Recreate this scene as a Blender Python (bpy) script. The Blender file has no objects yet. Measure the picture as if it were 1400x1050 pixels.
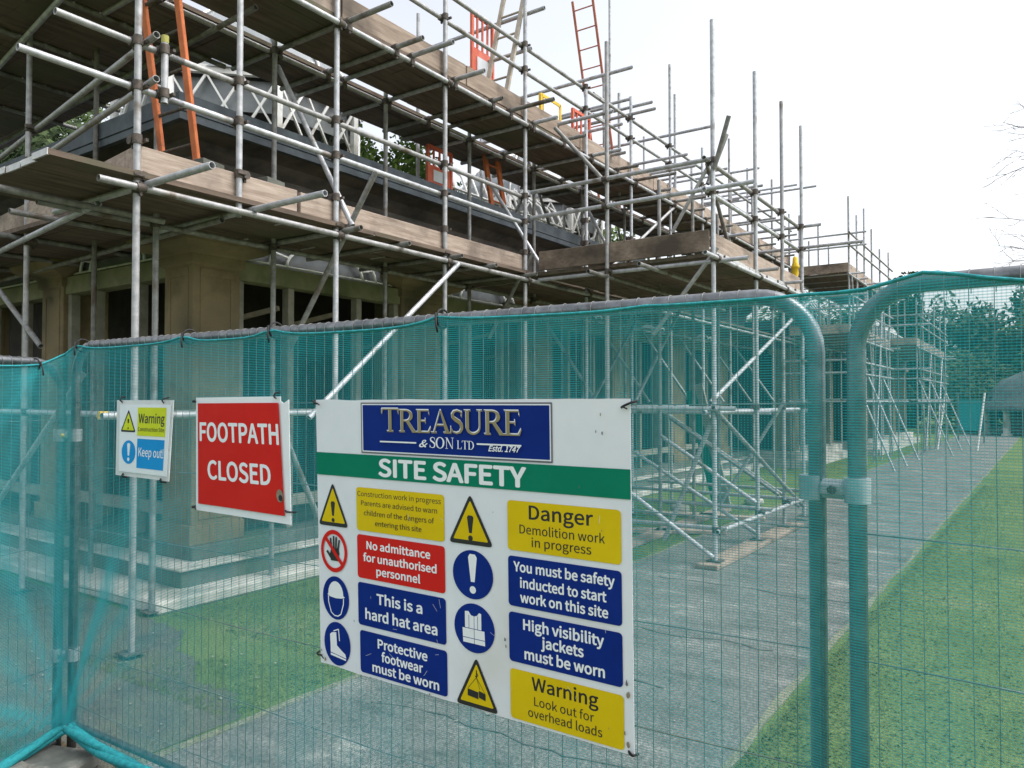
import bpy, math, random
from mathutils import Vector, Matrix, noise
R = math.radians
D = bpy.data
S = bpy.context.scene
COL = S.collection
rnd = random.Random(7)

# ------------------------------------------------------------------ camera, sky, sun, exposure
cam_d = D.cameras.new('camera'); cam = D.objects.new('camera', cam_d); COL.objects.link(cam)
cam.location = (0, 0, 1.72)
cam.rotation_euler = (R(90 + 1.277), 0, R(34.7))
cam_d.sensor_width = 36.0
cam_d.lens = 36.0 * 1032 / 1400
cam_d.clip_end = 2000; cam_d.clip_start = 0.05
S.camera = cam

SUN_EL, SUN_AZ = 58, 68          # azimuth: direction the sun stands in, clockwise from +Y
W = D.worlds.new('World'); S.world = W; W.use_nodes = True
nt = W.node_tree; nt.nodes.clear()
sky = nt.nodes.new('ShaderNodeTexSky'); sky.sky_type = 'NISHITA'; sky.sun_disc = False
sky.sun_elevation = R(SUN_EL); sky.sun_rotation = R(SUN_AZ)
sky.air_density = 1.0; sky.dust_density = 4.0; sky.ozone_density = 1.0
hs = nt.nodes.new('ShaderNodeHueSaturation'); hs.inputs['Saturation'].default_value = 0.28
bg = nt.nodes.new('ShaderNodeBackground'); bg.inputs['Strength'].default_value = 0.15
wo = nt.nodes.new('ShaderNodeOutputWorld')
nt.links.new(sky.outputs[0], hs.inputs['Color'])
nt.links.new(hs.outputs[0], bg.inputs['Color']); nt.links.new(bg.outputs[0], wo.inputs[0])
sun_d = D.lights.new('sun', 'SUN'); sun_d.energy = 0.6; sun_d.angle = R(35); sun_d.color = (1.0, 0.975, 0.95)
sun = D.objects.new('sun', sun_d); COL.objects.link(sun)
sun.rotation_euler = (R(90 - SUN_EL), 0, R(180 - SUN_AZ))
S.view_settings.view_transform = 'Standard'; S.view_settings.look = 'None'
S.view_settings.exposure = 1.12; S.view_settings.gamma = 1.0
S.cycles.transparent_max_bounces = 24
S.cycles.max_bounces = 8

# ------------------------------------------------------------------ materials
def nodes_of(m):
    m.use_nodes = True
    return m.node_tree.nodes, m.node_tree.links
def mat(name, c1, c2=None, scale=8.0, rough=0.7, metal=0.0, bump=0.0, stretch=None, detail=6.0, lo=0.35, hi=0.65, c3=None, spot=None, spec=0.5):
    """noise-mottled Principled material in object space; c3/spot adds a third patch colour"""
    m = D.materials.new(name); N, L = nodes_of(m)
    b = N['Principled BSDF']
    b.inputs['Roughness'].default_value = rough; b.inputs['Metallic'].default_value = metal
    b.inputs['Specular IOR Level'].default_value = spec
    if c2 is None:
        b.inputs['Base Color'].default_value = (*c1, 1); return m
    tc = N.new('ShaderNodeTexCoord'); mp = N.new('ShaderNodeMapping')
    L.new(tc.outputs['Object'], mp.inputs['Vector'])
    if stretch: mp.inputs['Scale'].default_value = stretch
    nz = N.new('ShaderNodeTexNoise'); nz.inputs['Scale'].default_value = scale; nz.inputs['Detail'].default_value = detail
    nz.inputs['Roughness'].default_value = 0.65
    L.new(mp.outputs[0], nz.inputs['Vector'])
    rp = N.new('ShaderNodeValToRGB'); rp.color_ramp.elements[0].position = lo; rp.color_ramp.elements[1].position = hi
    rp.color_ramp.elements[0].color = (*c1, 1); rp.color_ramp.elements[1].color = (*c2, 1)
    L.new(nz.outputs['Fac'], rp.inputs[0])
    out = rp.outputs[0]
    if c3 is not None:
        n2 = N.new('ShaderNodeTexNoise'); n2.inputs['Scale'].default_value = spot[0]; n2.inputs['Detail'].default_value = 4
        L.new(tc.outputs['Object'], n2.inputs['Vector'])
        r2 = N.new('ShaderNodeValToRGB'); r2.color_ramp.elements[0].position = spot[1]; r2.color_ramp.elements[1].position = spot[2]
        L.new(n2.outputs['Fac'], r2.inputs[0])
        mx = N.new('ShaderNodeMix'); mx.data_type = 'RGBA'
        L.new(r2.outputs[0], mx.inputs['Factor']); L.new(out, mx.inputs['A']); mx.inputs['B'].default_value = (*c3, 1)
        out = mx.outputs['Result']
    L.new(out, b.inputs['Base Color'])
    if bump:
        bp = N.new('ShaderNodeBump'); bp.inputs['Strength'].default_value = bump; bp.inputs['Distance'].default_value = 0.02
        L.new(nz.outputs['Fac'], bp.inputs['Height']); L.new(bp.outputs[0], b.inputs['Normal'])
    return m

M = {}
M['galv'] = mat('galvanised_tube', (.34, .355, .375), (.56, .57, .59), 14, .5, .35, c3=(.20, .17, .14), spot=(5, .60, .72))
def vary(m):
    N, L = nodes_of(m); b = N['Principled BSDF']; lk = b.inputs['Base Color'].links[0].from_socket
    oi = N.new('ShaderNodeObjectInfo'); rp = N.new('ShaderNodeValToRGB'); L.new(oi.outputs['Random'], rp.inputs[0])
    rp.color_ramp.elements[0].color = (.74, .71, .68, 1); rp.color_ramp.elements[1].color = (1.1, 1.1, 1.12, 1)
    mx = N.new('ShaderNodeMix'); mx.data_type = 'RGBA'; mx.blend_type = 'MULTIPLY'; mx.inputs['Factor'].default_value = 1
    L.new(lk, mx.inputs['A']); L.new(rp.outputs[0], mx.inputs['B']); L.new(mx.outputs['Result'], b.inputs['Base Color'])
M['galv_old'] = mat('weathered_tube', (.17, .17, .165), (.34, .34, .33), 12, .6, .25, c3=(.14, .11, .085), spot=(4, .55, .68))
M['clamp'] = mat('rusty_clamp', (.05, .045, .042), (.15, .12, .10), 30, .7, .3)
M['zinc'] = mat('fence_zinc', (.13, .14, .15), (.26, .27, .28), 25, .36, .75, c3=(.13, .13, .135), spot=(14, .56, .7))
M['wire'] = mat('fence_wire', (.15, .16, .16), (.30, .31, .31), 30, .5, .4)
M['rustwire'] = mat('rusty_wire', (.16, .09, .05), (.28, .2, .14), 30, .7, .2)
M['board'] = mat('scaffold_board', (.27, .205, .16), (.45, .365, .30), 5, .85, bump=.3, stretch=(3, .5, 6), c3=(.11, .088, .07), spot=(1.7, .50, .70))
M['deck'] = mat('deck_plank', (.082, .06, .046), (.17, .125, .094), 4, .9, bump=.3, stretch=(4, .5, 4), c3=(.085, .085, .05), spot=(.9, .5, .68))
M['band_iron'] = mat('board_end_iron', (.45, .45, .45), (.62, .62, .6), 20, .5, .5)
M['stone'] = mat('sandstone', (.17, .13, .072), (.29, .225, .13), 3, .9, bump=.3, c3=(.085, .075, .045), spot=(1.5, .48, .68))
M['darkstone'] = mat('stained_stone', (.045, .043, .042), (.13, .115, .10), 2.2, .9, bump=.25, stretch=(1, 1, 2.5))
M['lead'] = mat('lead_flashing', (.055, .07, .085), (.12, .145, .17), 4, .55, .1)
M['greenwood'] = mat('mossy_cream_timber', (.15, .16, .08), (.25, .25, .15), 4, .8, c3=(.09, .105, .045), spot=(2, .5, .66))
M['greywood'] = mat('pale_timber', (.2, .19, .155), (.31, .29, .24), 6, .8)
M['white'] = mat('white_paint', (.68, .68, .65), (.82, .82, .80), 7, .6, c3=(.38, .34, .28), spot=(5, .6, .75))
M['glass'] = mat('dusty_glass', (.17, .19, .2), (.3, .32, .33), 2, .25)
M['panelgrey'] = mat('spandrel_grey', (.12, .13, .135), (.2, .21, .22), 4, .5)
M['dark'] = mat('interior_shade', (.02, .018, .016), (.045, .04, .035), 3, .9)  # near-black colour carries the shade inside the openings
M['step'] = mat('step_stone', (.40, .385, .345), (.58, .56, .51), 4, .9, bump=.3, c3=(.2, .2, .16), spot=(1.6, .5, .68))
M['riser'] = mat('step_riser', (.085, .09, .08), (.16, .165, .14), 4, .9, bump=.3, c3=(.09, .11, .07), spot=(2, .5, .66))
M['orange'] = mat('orange_fibreglass', (.50, .115, .03), (.66, .19, .06), 9, .6, c3=(.36, .1, .04), spot=(6, .58, .7))
M['redpaint'] = mat('faded_red', (.42, .12, .07), (.55, .2, .13), 9, .6)
M['barrier'] = mat('red_plastic', (.62, .10, .05), (.72, .17, .09), 5, .5)
M['ladderwood'] = mat('ladder_wood', (.32, .27, .21), (.45, .4, .33), 9, .7)
M['yellow'] = mat('yellow_plastic', (.75, .46, .01), (.85, .58, .03), 9, .5)
M['foot'] = mat('foot_rubber', (.07, .075, .066), (.15, .152, .135), 9, .85, bump=.4, c3=(.34, .31, .27), spot=(6, .55, .7))
M['lichen'] = mat('lichen_yellow', (.30, .28, .06), (.45, .42, .14), 60, .9)
M['tie'] = mat('black_tie', (.012, .012, .014))
M['blacktape'] = M['tie']
M['dome'] = mat('dome_lead', (.05, .055, .06), (.10, .105, .11), 1.5, .7)
M['bark'] = mat('bark', (.07, .055, .04), (.15, .12, .09), 9, .9, bump=.5)
M['sb'] = mat('sign_blue', (.004, .022, .19), (.006, .028, .225), 5, .45)
M['sr'] = mat('sign_red', (.60, .018, .014), (.65, .024, .018), 4, .5)
M['sr2'] = mat('poster_red', (.60, .016, .012), (.65, .022, .016), 5, .45)
M['sy'] = mat('sign_yellow', (.66, .47, .006), (.72, .53, .01), 4, .45)
M['sy2'] = mat('sign_lime', (.62, .66, .02), (.68, .72, .04), 4, .45)
M['sg'] = mat('sign_green', (.0, .175, .10), (.004, .205, .12), 4, .45)
M['slb'] = mat('sign_sky_blue', (.012, .27, .64), (.016, .31, .70), 4, .45)
M['sw'] = mat('sign_white', (.72, .745, .80), (.79, .81, .86), 3, .45, c3=(.66, .65, .63), spot=(2.2, .55, .8))
M['sw2'] = mat('sign_print_white', (.80, .82, .86), (.84, .86, .89), 6, .5)
M['swd'] = mat('sign_scuffed_white', (.62, .63, .63), (.76, .77, .78), 6, .5, c3=(.38, .36, .34), spot=(9, .6, .72))
for k_ in ('sb', 'sr', 'sr2', 'sy', 'sy2', 'sg', 'slb', 'sw', 'sw2', 'swd'): M[k_].node_tree.nodes['Principled BSDF'].inputs['Specular IOR Level'].default_value = .1
M['sk'] = mat('sign_black', (.014, .013, .013), (.02, .019, .019), 6, .5)
M['gold'] = mat('sign_gold', (.25, .20, .09), (.31, .26, .13), 6, .5)
M['grime'] = mat('grime', (.2, .17, .12), (.32, .28, .2), 20, .9)
M['navyline'] = mat('sign_border', (.10, .10, .13), (.14, .13, .15), 6, .5)

for k_ in ('galv', 'galv_old', 'board', 'orange'): vary(M[k_])
def ground_mat(name, cols, scale, fine, bump, st=(1, 1, 1)):
    m = D.materials.new(name); N, L = nodes_of(m); b = N['Principled BSDF']
    b.inputs['Roughness'].default_value = .95; b.inputs['Specular IOR Level'].default_value = .2
    tc = N.new('ShaderNodeTexCoord')
    n1 = N.new('ShaderNodeTexNoise'); n1.inputs['Scale'].default_value = scale; n1.inputs['Detail'].default_value = 8; n1.inputs['Roughness'].default_value = .7
    n2 = N.new('ShaderNodeTexNoise'); n2.inputs['Scale'].default_value = fine; n2.inputs['Detail'].default_value = 4
    mpp = N.new('ShaderNodeMapping'); mpp.inputs['Scale'].default_value = st; L.new(tc.outputs['Object'], mpp.inputs[0])
    L.new(mpp.outputs[0], n1.inputs['Vector']); L.new(tc.outputs['Object'], n2.inputs['Vector'])
    r1 = N.new('ShaderNodeValToRGB'); cr = r1.color_ramp
    cr.elements[0].position = .3; cr.elements[0].color = (*cols[0], 1)
    cr.elements[1].position = .72; cr.elements[1].color = (*cols[-1], 1)
    for i, c in enumerate(cols[1:-1]):
        e = cr.elements.new(.3 + .42 * (i + 1) / (len(cols) - 1)); e.color = (*c, 1)
    L.new(n1.outputs['Fac'], r1.inputs[0])
    r2 = N.new('ShaderNodeValToRGB'); r2.color_ramp.elements[0].position = .3; r2.color_ramp.elements[1].position = .7
    r2.color_ramp.elements[0].color = (.55, .55, .55, 1); r2.color_ramp.elements[1].color = (1.35, 1.35, 1.35, 1)
    L.new(n2.outputs['Fac'], r2.inputs[0])
    mx = N.new('ShaderNodeMix'); mx.data_type = 'RGBA'; mx.blend_type = 'MULTIPLY'; mx.inputs['Factor'].default_value = 1
    L.new(r1.outputs[0], mx.inputs['A']); L.new(r2.outputs[0], mx.inputs['B'])
    L.new(mx.outputs['Result'], b.inputs['Base Color'])
    bp = N.new('ShaderNodeBump'); bp.inputs['Strength'].default_value = bump; bp.inputs['Distance'].default_value = .03
    L.new(n2.outputs['Fac'], bp.inputs['Height']); L.new(bp.outputs[0], b.inputs['Normal'])
    return m
M['lawn'] = ground_mat('lawn', [(.066, .105, .03), (.10, .15, .038), (.125, .172, .05), (.19, .195, .095)], .9, 60, .6)
M['path'] = ground_mat('worn_asphalt', [(.08, .08, .07), (.145, .143, .133), (.185, .18, .168), (.36, .345, .31)], 1.9, 60, .5, (.8, 1.7, 1))
M['apron'] = ground_mat('mossy_asphalt', [(.06, .06, .056), (.10, .10, .09), (.12, .125, .095), (.17, .17, .13)], 2.4, 70, .5, (1, 1.3, 1))
M['edge'] = ground_mat('path_edging', [(.12, .13, .07), (.2, .2, .14), (.26, .25, .19)], 5, 70, .4)
M['soil'] = ground_mat('bare_soil', [(.06, .045, .03), (.11, .085, .055), (.13, .12, .05)], 6, 60, .8)

def blade_mat(name, c1, c2, trans=0):
    m = D.materials.new(name); N, L = nodes_of(m); b = N['Principled BSDF']
    if trans:            # short turf takes the light like the ground it grows from
        cx = N.new('ShaderNodeCombineXYZ'); cx.inputs[2].default_value = 1; L.new(cx.outputs[0], b.inputs['Normal'])
    g = N.new('ShaderNodeNewGeometry'); r = N.new('ShaderNodeValToRGB')
    r.color_ramp.elements[0].color = (*c1, 1); r.color_ramp.elements[1].color = (*c2, 1)
    L.new(g.outputs['Random Per Island'], r.inputs[0]); L.new(r.outputs[0], b.inputs['Base Color'])
    b.inputs['Roughness'].default_value = .75; b.inputs['Specular IOR Level'].default_value = .2
    if trans:
        t = N.new('ShaderNodeBsdfTranslucent'); L.new(r.outputs[0], t.inputs[0]); x = N.new('ShaderNodeMixShader'); x.inputs[0].default_value = trans
        L.new(b.outputs[0], x.inputs[1]); L.new(t.outputs[0], x.inputs[2]); L.new(x.outputs[0], N['Material Output'].inputs[0])
    return m
M['blade'] = blade_mat('grass_blade', (.095, .145, .035), (.16, .20, .065), .3)
M['leaf_dark'] = blade_mat('leaf_dark', (.03, .052, .022), (.075, .11, .04))
M['leaf_mid'] = blade_mat('leaf_mid', (.035, .07, .015), (.11, .16, .035))
M['leaf_lime'] = blade_mat('leaf_lime', (.07, .12, .02), (.17, .23, .05))
M['leaf_blue'] = blade_mat('leaf_blue', (.035, .065, .04), (.08, .12, .07))

def net_material():
    m = D.materials.new('debris_netting'); N, L = nodes_of(m)
    for n in list(N): N.remove(n)
    out = N.new('ShaderNodeOutputMaterial')
    uv = N.new('ShaderNodeUVMap'); uv.uv_map = 'uv'
    sp = N.new('ShaderNodeSeparateXYZ'); L.new(uv.outputs[0], sp.inputs[0])
    def math_(op, a, b=None):
        n = N.new('ShaderNodeMath'); n.operation = op
        for i, v in enumerate((a, b)):
            if v is None: continue
            if isinstance(v, (int, float)): n.inputs[i].default_value = v
            else: L.new(v, n.inputs[i])
        return n.outputs[0]
    hv = math_('FRACT', math_('DIVIDE', sp.outputs[1], .0066))
    h = math_('LESS_THAN', hv, .40)
    vv = math_('FRACT', math_('DIVIDE', sp.outputs[0], .0085))
    v = math_('LESS_THAN', vv, .22)
    nz = N.new('ShaderNodeTexNoise'); nz.inputs['Scale'].default_value = 2.2; nz.inputs['Detail'].default_value = 5
    mp = N.new('ShaderNodeMapping'); mp.inputs['Scale'].default_value = (1.6, .7, 1)
    L.new(uv.outputs[0], mp.inputs[0]); L.new(mp.outputs[0], nz.inputs['Vector'])
    at = N.new('ShaderNodeAttribute'); at.attribute_name = 'dens'
    base = math_('ADD', .20, math_('MULTIPLY', h, .33))
    base = math_('ADD', base, math_('MULTIPLY', v, .16))
    base = math_('ADD', base, math_('MULTIPLY', math_('SUBTRACT', nz.outputs['Fac'], .5), .42))
    base = math_('ADD', base, at.outputs['Fac'])
    cl = N.new('ShaderNodeClamp'); L.new(base, cl.inputs[0]); cl.inputs[1].default_value = .05; cl.inputs[2].default_value = .97
    tr = N.new('ShaderNodeBsdfTransparent')
    df = N.new('ShaderNodeBsdfDiffuse'); df.inputs[0].default_value = (.05, .40, .44, 1)
    tl = N.new('ShaderNodeBsdfTranslucent'); tl.inputs[0].default_value = (.05, .40, .44, 1)
    ms = N.new('ShaderNodeMixShader'); ms.inputs[0].default_value = .3
    L.new(df.outputs[0], ms.inputs[1]); L.new(tl.outputs[0], ms.inputs[2])
    mx = N.new('ShaderNodeMixShader'); L.new(cl.outputs[0], mx.inputs[0])
    L.new(tr.outputs[0], mx.inputs[1]); L.new(ms.outputs[0], mx.inputs[2]); L.new(mx.outputs[0], out.inputs[0])
    return m
M['net'] = net_material()
def cord_material():
    m = mat('netting_hem', (.01, .20, .225), (.02, .34, .37), 40, .8, bump=.4)
    return m
M['hem'] = cord_material()

# ------------------------------------------------------------------ mesh builder and object helpers
class MB:
    def __init__(s): s.v = []; s.f = []; s.m = []; s.sm = []
    def add(s, vs, fs, mi=0, smooth=False):
        o = len(s.v); s.v += [tuple(v) for v in vs]
        for f in fs: s.f.append(tuple(i + o for i in f)); s.m.append(mi); s.sm.append(smooth)
    def box(s, c, d, rot=None, mi=0):
        x, y, z = d[0] / 2, d[1] / 2, d[2] / 2
        vs = [Vector(p) for p in ((-x,-y,-z),(x,-y,-z),(x,y,-z),(-x,y,-z),(-x,-y,z),(x,-y,z),(x,y,z),(-x,y,z))]
        if rot is not None: vs = [rot @ v for v in vs]
        c = Vector(c)
        s.add([v + c for v in vs], [(0,3,2,1),(4,5,6,7),(0,1,5,4),(1,2,6,5),(2,3,7,6),(3,0,4,7)], mi)
    def span(s, a, b, mi=0):
        s.box([(a[i] + b[i]) / 2 for i in range(3)], [abs(b[i] - a[i]) for i in range(3)], None, mi)
    def bar(s, p0, p1, w, h, up=(0, 0, 1), mi=0):
        p0 = Vector(p0); p1 = Vector(p1); t = (p1 - p0); l = t.length; t.normalize(); up = Vector(up)
        if abs(t.dot(up)) > .98: up = Vector((1, 0, 0))
        sd = t.cross(up).normalized(); u = sd.cross(t).normalized()
        rot = Matrix((sd, t, u)).transposed()
        s.box((p0 + p1) / 2, (w, l, h), rot, mi)
    def tube(s, p0, p1, r=.0242, n=10, hollow=True, mi=0):
        p0 = Vector(p0); p1 = Vector(p1); t = (p1 - p0).normalized()
        a = t.orthogonal().normalized(); b = t.cross(a)
        ring = lambda c, rr: [c + (a * math.cos(2 * math.pi * i / n) + b * math.sin(2 * math.pi * i / n)) * rr for i in range(n)]
        vs = ring(p0, r) + ring(p1, r); fs = [(i, (i + 1) % n, n + (i + 1) % n, n + i) for i in range(n)]
        s.add(vs, fs, mi, True)
        if hollow:
            for c, dr in ((p0, t), (p1, -t)):
                q = ring(c, r) + ring(c, r * .84) + ring(c + dr * .05, r * .84)
                f = []
                for i in range(n):
                    j = (i + 1) % n
                    f += [(i, j, n + j, n + i), (n + i, n + j, 2 * n + j, 2 * n + i)]
                f.append(tuple(range(2 * n, 3 * n)))
                s.add(q, f, mi)
        else:
            s.add(ring(p0, r), [tuple(reversed(range(n)))], mi); s.add(ring(p1, r), [tuple(range(n))], mi)
    def sweep(s, pts, r, n=8, closed=False, mi=0, radii=None):
        pts = [Vector(p) for p in pts]; k = len(pts); T = []
        for i in range(k):
            a = pts[(i - 1) % k] if (closed or i > 0) else pts[i]; b = pts[(i + 1) % k] if (closed or i < k - 1) else pts[i]
            T.append((b - a).normalized())
        a = T[0].orthogonal().normalized(); vs = []
        for i in range(k):
            a = (a - T[i] * a.dot(T[i])).normalized(); b = T[i].cross(a); rr = radii[i] if radii else r
            vs += [pts[i] + (a * math.cos(2 * math.pi * j / n) + b * math.sin(2 * math.pi * j / n)) * rr for j in range(n)]
        fs = []
        for i in range(k if closed else k - 1):
            o, q = i * n, ((i + 1) % k) * n
            fs += [(o + j, o + (j + 1) % n, q + (j + 1) % n, q + j) for j in range(n)]
        if not closed: fs += [tuple(reversed(range(n))), tuple((k - 1) * n + j for j in range(n))]
        s.add(vs, fs, mi, True)
    def prism(s, poly, z0, z1, mi=0):
        n = len(poly)
        vs = [(x, y, z0) for x, y in poly] + [(x, y, z1) for x, y in poly]
        s.add(vs, [tuple(reversed(range(n))), tuple(range(n, 2 * n))] + [(i, (i + 1) % n, n + (i + 1) % n, n + i) for i in range(n)], mi)
    def lathe(s, c, prof, n=24, mi=0, a0=0, smooth=True):
        c = Vector(c); vs = []
        for r, z in prof:
            vs += [c + Vector((r * math.cos(a0 + 2 * math.pi * i / n), r * math.sin(a0 + 2 * math.pi * i / n), z)) for i in range(n)]
        fs = []
        for k in range(len(prof) - 1):
            fs += [(k * n + i, k * n + (i + 1) % n, (k + 1) * n + (i + 1) % n, (k + 1) * n + i) for i in range(n)]
        s.add(vs, fs, mi, smooth)
    def build(s, name, m, parent=None, bevel=0):
        me = D.meshes.new(name); org = Vector((0, 0, 0)); q = parent
        while q is not None: org = org + q.location; q = q.parent
        if getattr(s, 'local', False): org = Vector((0, 0, 0))
        me.from_pydata([tuple(Vector(v) - org) for v in s.v], [], s.f)
        for mm in (m if isinstance(m, (list, tuple)) else [m]): me.materials.append(mm)
        me.polygons.foreach_set('material_index', s.m); me.polygons.foreach_set('use_smooth', s.sm)
        me.update()
        o = D.objects.new(name, me); COL.objects.link(o)
        if parent is not None: o.parent = parent
        if bevel:
            b = o.modifiers.new('bevel', 'BEVEL'); b.width = bevel; b.segments = 1; b.limit_method = 'ANGLE'
        return o
def tag(o, label=None, cat=None, group=None, kind=None):
    for k, v in (('label', label), ('category', cat), ('group', group), ('kind', kind)):
        if v: o[k] = v
    return o
def thing(name, loc, label, cat, group=None, rz=0):
    o = D.objects.new(name, None); COL.objects.link(o); o.location = loc; o.rotation_euler.z = rz
    o.empty_display_size = .1
    return tag(o, label, cat, group)
def copy_tree(o, parent=None):
    c = o.copy(); COL.objects.link(c)
    if parent is not None: c.parent = parent
    for ch in list(o.children): copy_tree(ch, c)
    return c

# ------------------------------------------------------------------ ground, path
def sheet(name, poly, z, m, kind='structure', sub=0):
    b = MB(); b.add([(x, y, z) for x, y in poly], [tuple(range(len(poly)))]); return tag(b.build(name, m), kind=kind)
sheet('ground', [(-500, -500), (500, -500), (500, 500), (-500, 500)], 0, M['lawn'])
def wavy(x, y0, y1, n, amp, seed):
    return [(x(y0 + (y1 - y0) * i / n) + amp * noise.noise(Vector((i * .55, seed, 0))), y0 + (y1 - y0) * i / n) for i in range(n + 1)]
lft = wavy(lambda y: -3.5 + max(0, y - 12) * .012, .5, 60, 150, .045, 1.3)
rgt = wavy(lambda y: -1.22 + max(0, y - 4) * .016, .5, 60, 150, .03, 7.7)
sheet('path', lft + rgt[::-1], .006, M['path'])
for nm, ln, w in (('path_edge', lft, .035), ('path_edge', rgt, .03)):
    b = MB(); vs = []; fs = []
    for i, (x, y) in enumerate(ln):
        ww = w * (.7 + .6 * noise.noise(Vector((i * 1.7, w * 50, 3))))
        vs += [(x - ww, y, .011), (x + ww, y, .011), (x - ww, y, -.02), (x + ww, y, -.02)]
    for i in range(len(ln) - 1):
        a, c = 4 * i, 4 * i + 4
        fs += [(a, c, c + 1, a + 1), (a + 2, a, a + 1, a + 3)] if i == 0 else [(a, c, c + 1, a + 1)]
        fs += [(a + 1, c + 1, c + 3, a + 3), (a, a + 2, c + 2, c)]
    b.add(vs, fs); tag(b.build(nm, M['edge']), kind='structure')
# dark mossy tarmac to the left, in front of the steps, with an uneven edge against the grass
ap = [(-30, -2), (-3.56, -2), (-3.56, 2.55), (-3.9, 2.75), (-4.25, 2.72), (-4.6, 2.95), (-4.9, 3.0), (-5.2, 3.25), (-5.55, 3.3), (-6.2, 3.32), (-30, 3.32)]
ap2 = []
for (xa, ya), (xb, yb) in zip(ap, ap[1:] + ap[:1]):
    k = 10 if -7 < xa and xb < -3.5 and ya > 2 else 1
    for i in range(k): t = i / k; ap2.append((xa + (xb - xa) * t + (.07 * noise.noise(Vector((xa * 9 + i, 2, 0))) if i else 0), ya + (yb - ya) * t + (.09 * noise.noise(Vector((xa * 7 + i * 1.3, 5, 0))) if i else 0)))
sheet('forecourt', ap2, .004, M['apron'])
tag(MB.build((lambda b: (b.add([(-4.1 + .9 * math.cos(i * .39) * (1 + .2 * math.sin(3 * i)), 1.45 + .42 * math.sin(i * .39), .009) for i in range(16)], [tuple(range(16))]), b)[1])(MB()), 'bare_ground', M['soil']), kind='structure')

# grass blades
def grass(name, region, count, h, seed, m):
    r = random.Random(seed); b = MB()
    for _ in range(count):
        x, y = region(r); hh = h * r.uniform(.5, 1.3); a = r.uniform(0, 6.28); w = .0026 + .0028 * r.random() + y * .0005
        t_ = r.uniform(0, 6.28); q_ = hh * r.uniform(1.0, 2.6); lx, ly = math.cos(t_) * q_, math.sin(t_) * q_; a = t_ + 1.57
        ca, sa = math.cos(a) * w, math.sin(a) * w
        b.add([(x + ca, y + sa, .001), (x - ca, y - sa, .001), (x + lx, y + ly, hh)], [(2, 0, 1)])
    return tag(b.build(name, m), kind='stuff')
def right_lawn(r):
    y = 2.0 + 16 * r.random() ** 2.0; return (-1.2 + .02 * y + (2.6 + .5 * y) * r.random() ** 2.2 - .05 * r.random(), y)
grass('grass', right_lawn, 40000, .016, 3, M['blade'])
def left_lawn(r):
    while True:
        x, y = -5.9 + 2.3 * r.random(), 2.5 + 9.5 * r.random() ** 1.5
        if x > -3.58: continue
        if y < 3.45 and (x < -3.62 - (3.5 - y) * 1.9): 
            if r.random() > .12: continue
        if x < -5.72 and y > 3.4: continue
        return x, y
grass('grass', left_lawn, 16000, .016, 4, M['blade'])
def near_lawn(r):
    return -4.4 + 1.3 * r.random(), .9 + .72 * r.random()
grass('grass', near_lawn, 5000, .05, 5, M['blade'])
# pale specks and leaf litter on the tarmac
b = MB(); r = random.Random(12)
for _ in range(260):
    x, y = (r.uniform(-3.4, -1.25), 2.1 + 12 * r.random() ** 1.5) if r.random() < .7 else (r.uniform(-6.5, -3.6), r.uniform(2.0, 3.2))
    s_ = r.uniform(.006, .02); a = r.uniform(0, 3)
    b.add([(x + s_ * math.cos(a + k * 1.57) * (1 if k % 2 else .5), y + s_ * math.sin(a + k * 1.57) * (1 if k % 2 else .5), .013 + .004 * (k % 2)) for k in range(4)], [(0, 1, 2, 3)])
tag(b.build('leaf_litter', M['greywood']), kind='stuff')

# ------------------------------------------------------------------ scaffold
TR = .0242
def coupler(parent, p, axis_v, axis_h, off):
    """a swivel clamp: a short sleeve on the standard, another on the crossing tube, bolts"""
    b = MB(); p = Vector(p); h = Vector(axis_h).normalized(); o = Vector(off)
    b.tube(p - Vector((0, 0, .032)), p + Vector((0, 0, .032)), .033, 8, False)
    b.tube(p + o - h * .032, p + o + h * .032, .033, 8, False)
    b.box(p + o * .5, (.05, .05, .055))
    sd = Vector((0, 0, 1)).cross(h)
    b.bar(p + h * .045 + sd * .03, p + h * .045 - sd * .045, .02, .02)
    b.bar(p + o + Vector((0, 0, .04)), p + o + Vector((0, 0, -.055)), .018, .018)
    return b.build('coupler', M['clamp'], parent)
def part_tube(root, name, p0, p1, m='galv', r=TR):
    b = MB(); b.tube(p0, p1, r); return b.build(name, M[m], root)
def standard(root, x, y, z0, z1, m='galv', plate=True, clamps=(), lean=(0, 0)):
    b = MB(); b.tube((x, y, z0), (x + lean[0], y + lean[1], z1)); s = b.build('standard', M[m], root)
    if plate:
        q = MB(); q.box((x, y, z0 + .004 if z0 > .02 else .035), (.15, .15, .008)); q.tube((x, y, z0), (x, y, z0 + .09), .017, 8, False)
        q.build('base_plate', M['clamp'], s)
    for z, ax, off in clamps: coupler(s, (x, y, z), None, ax, off)
    return s
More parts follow.
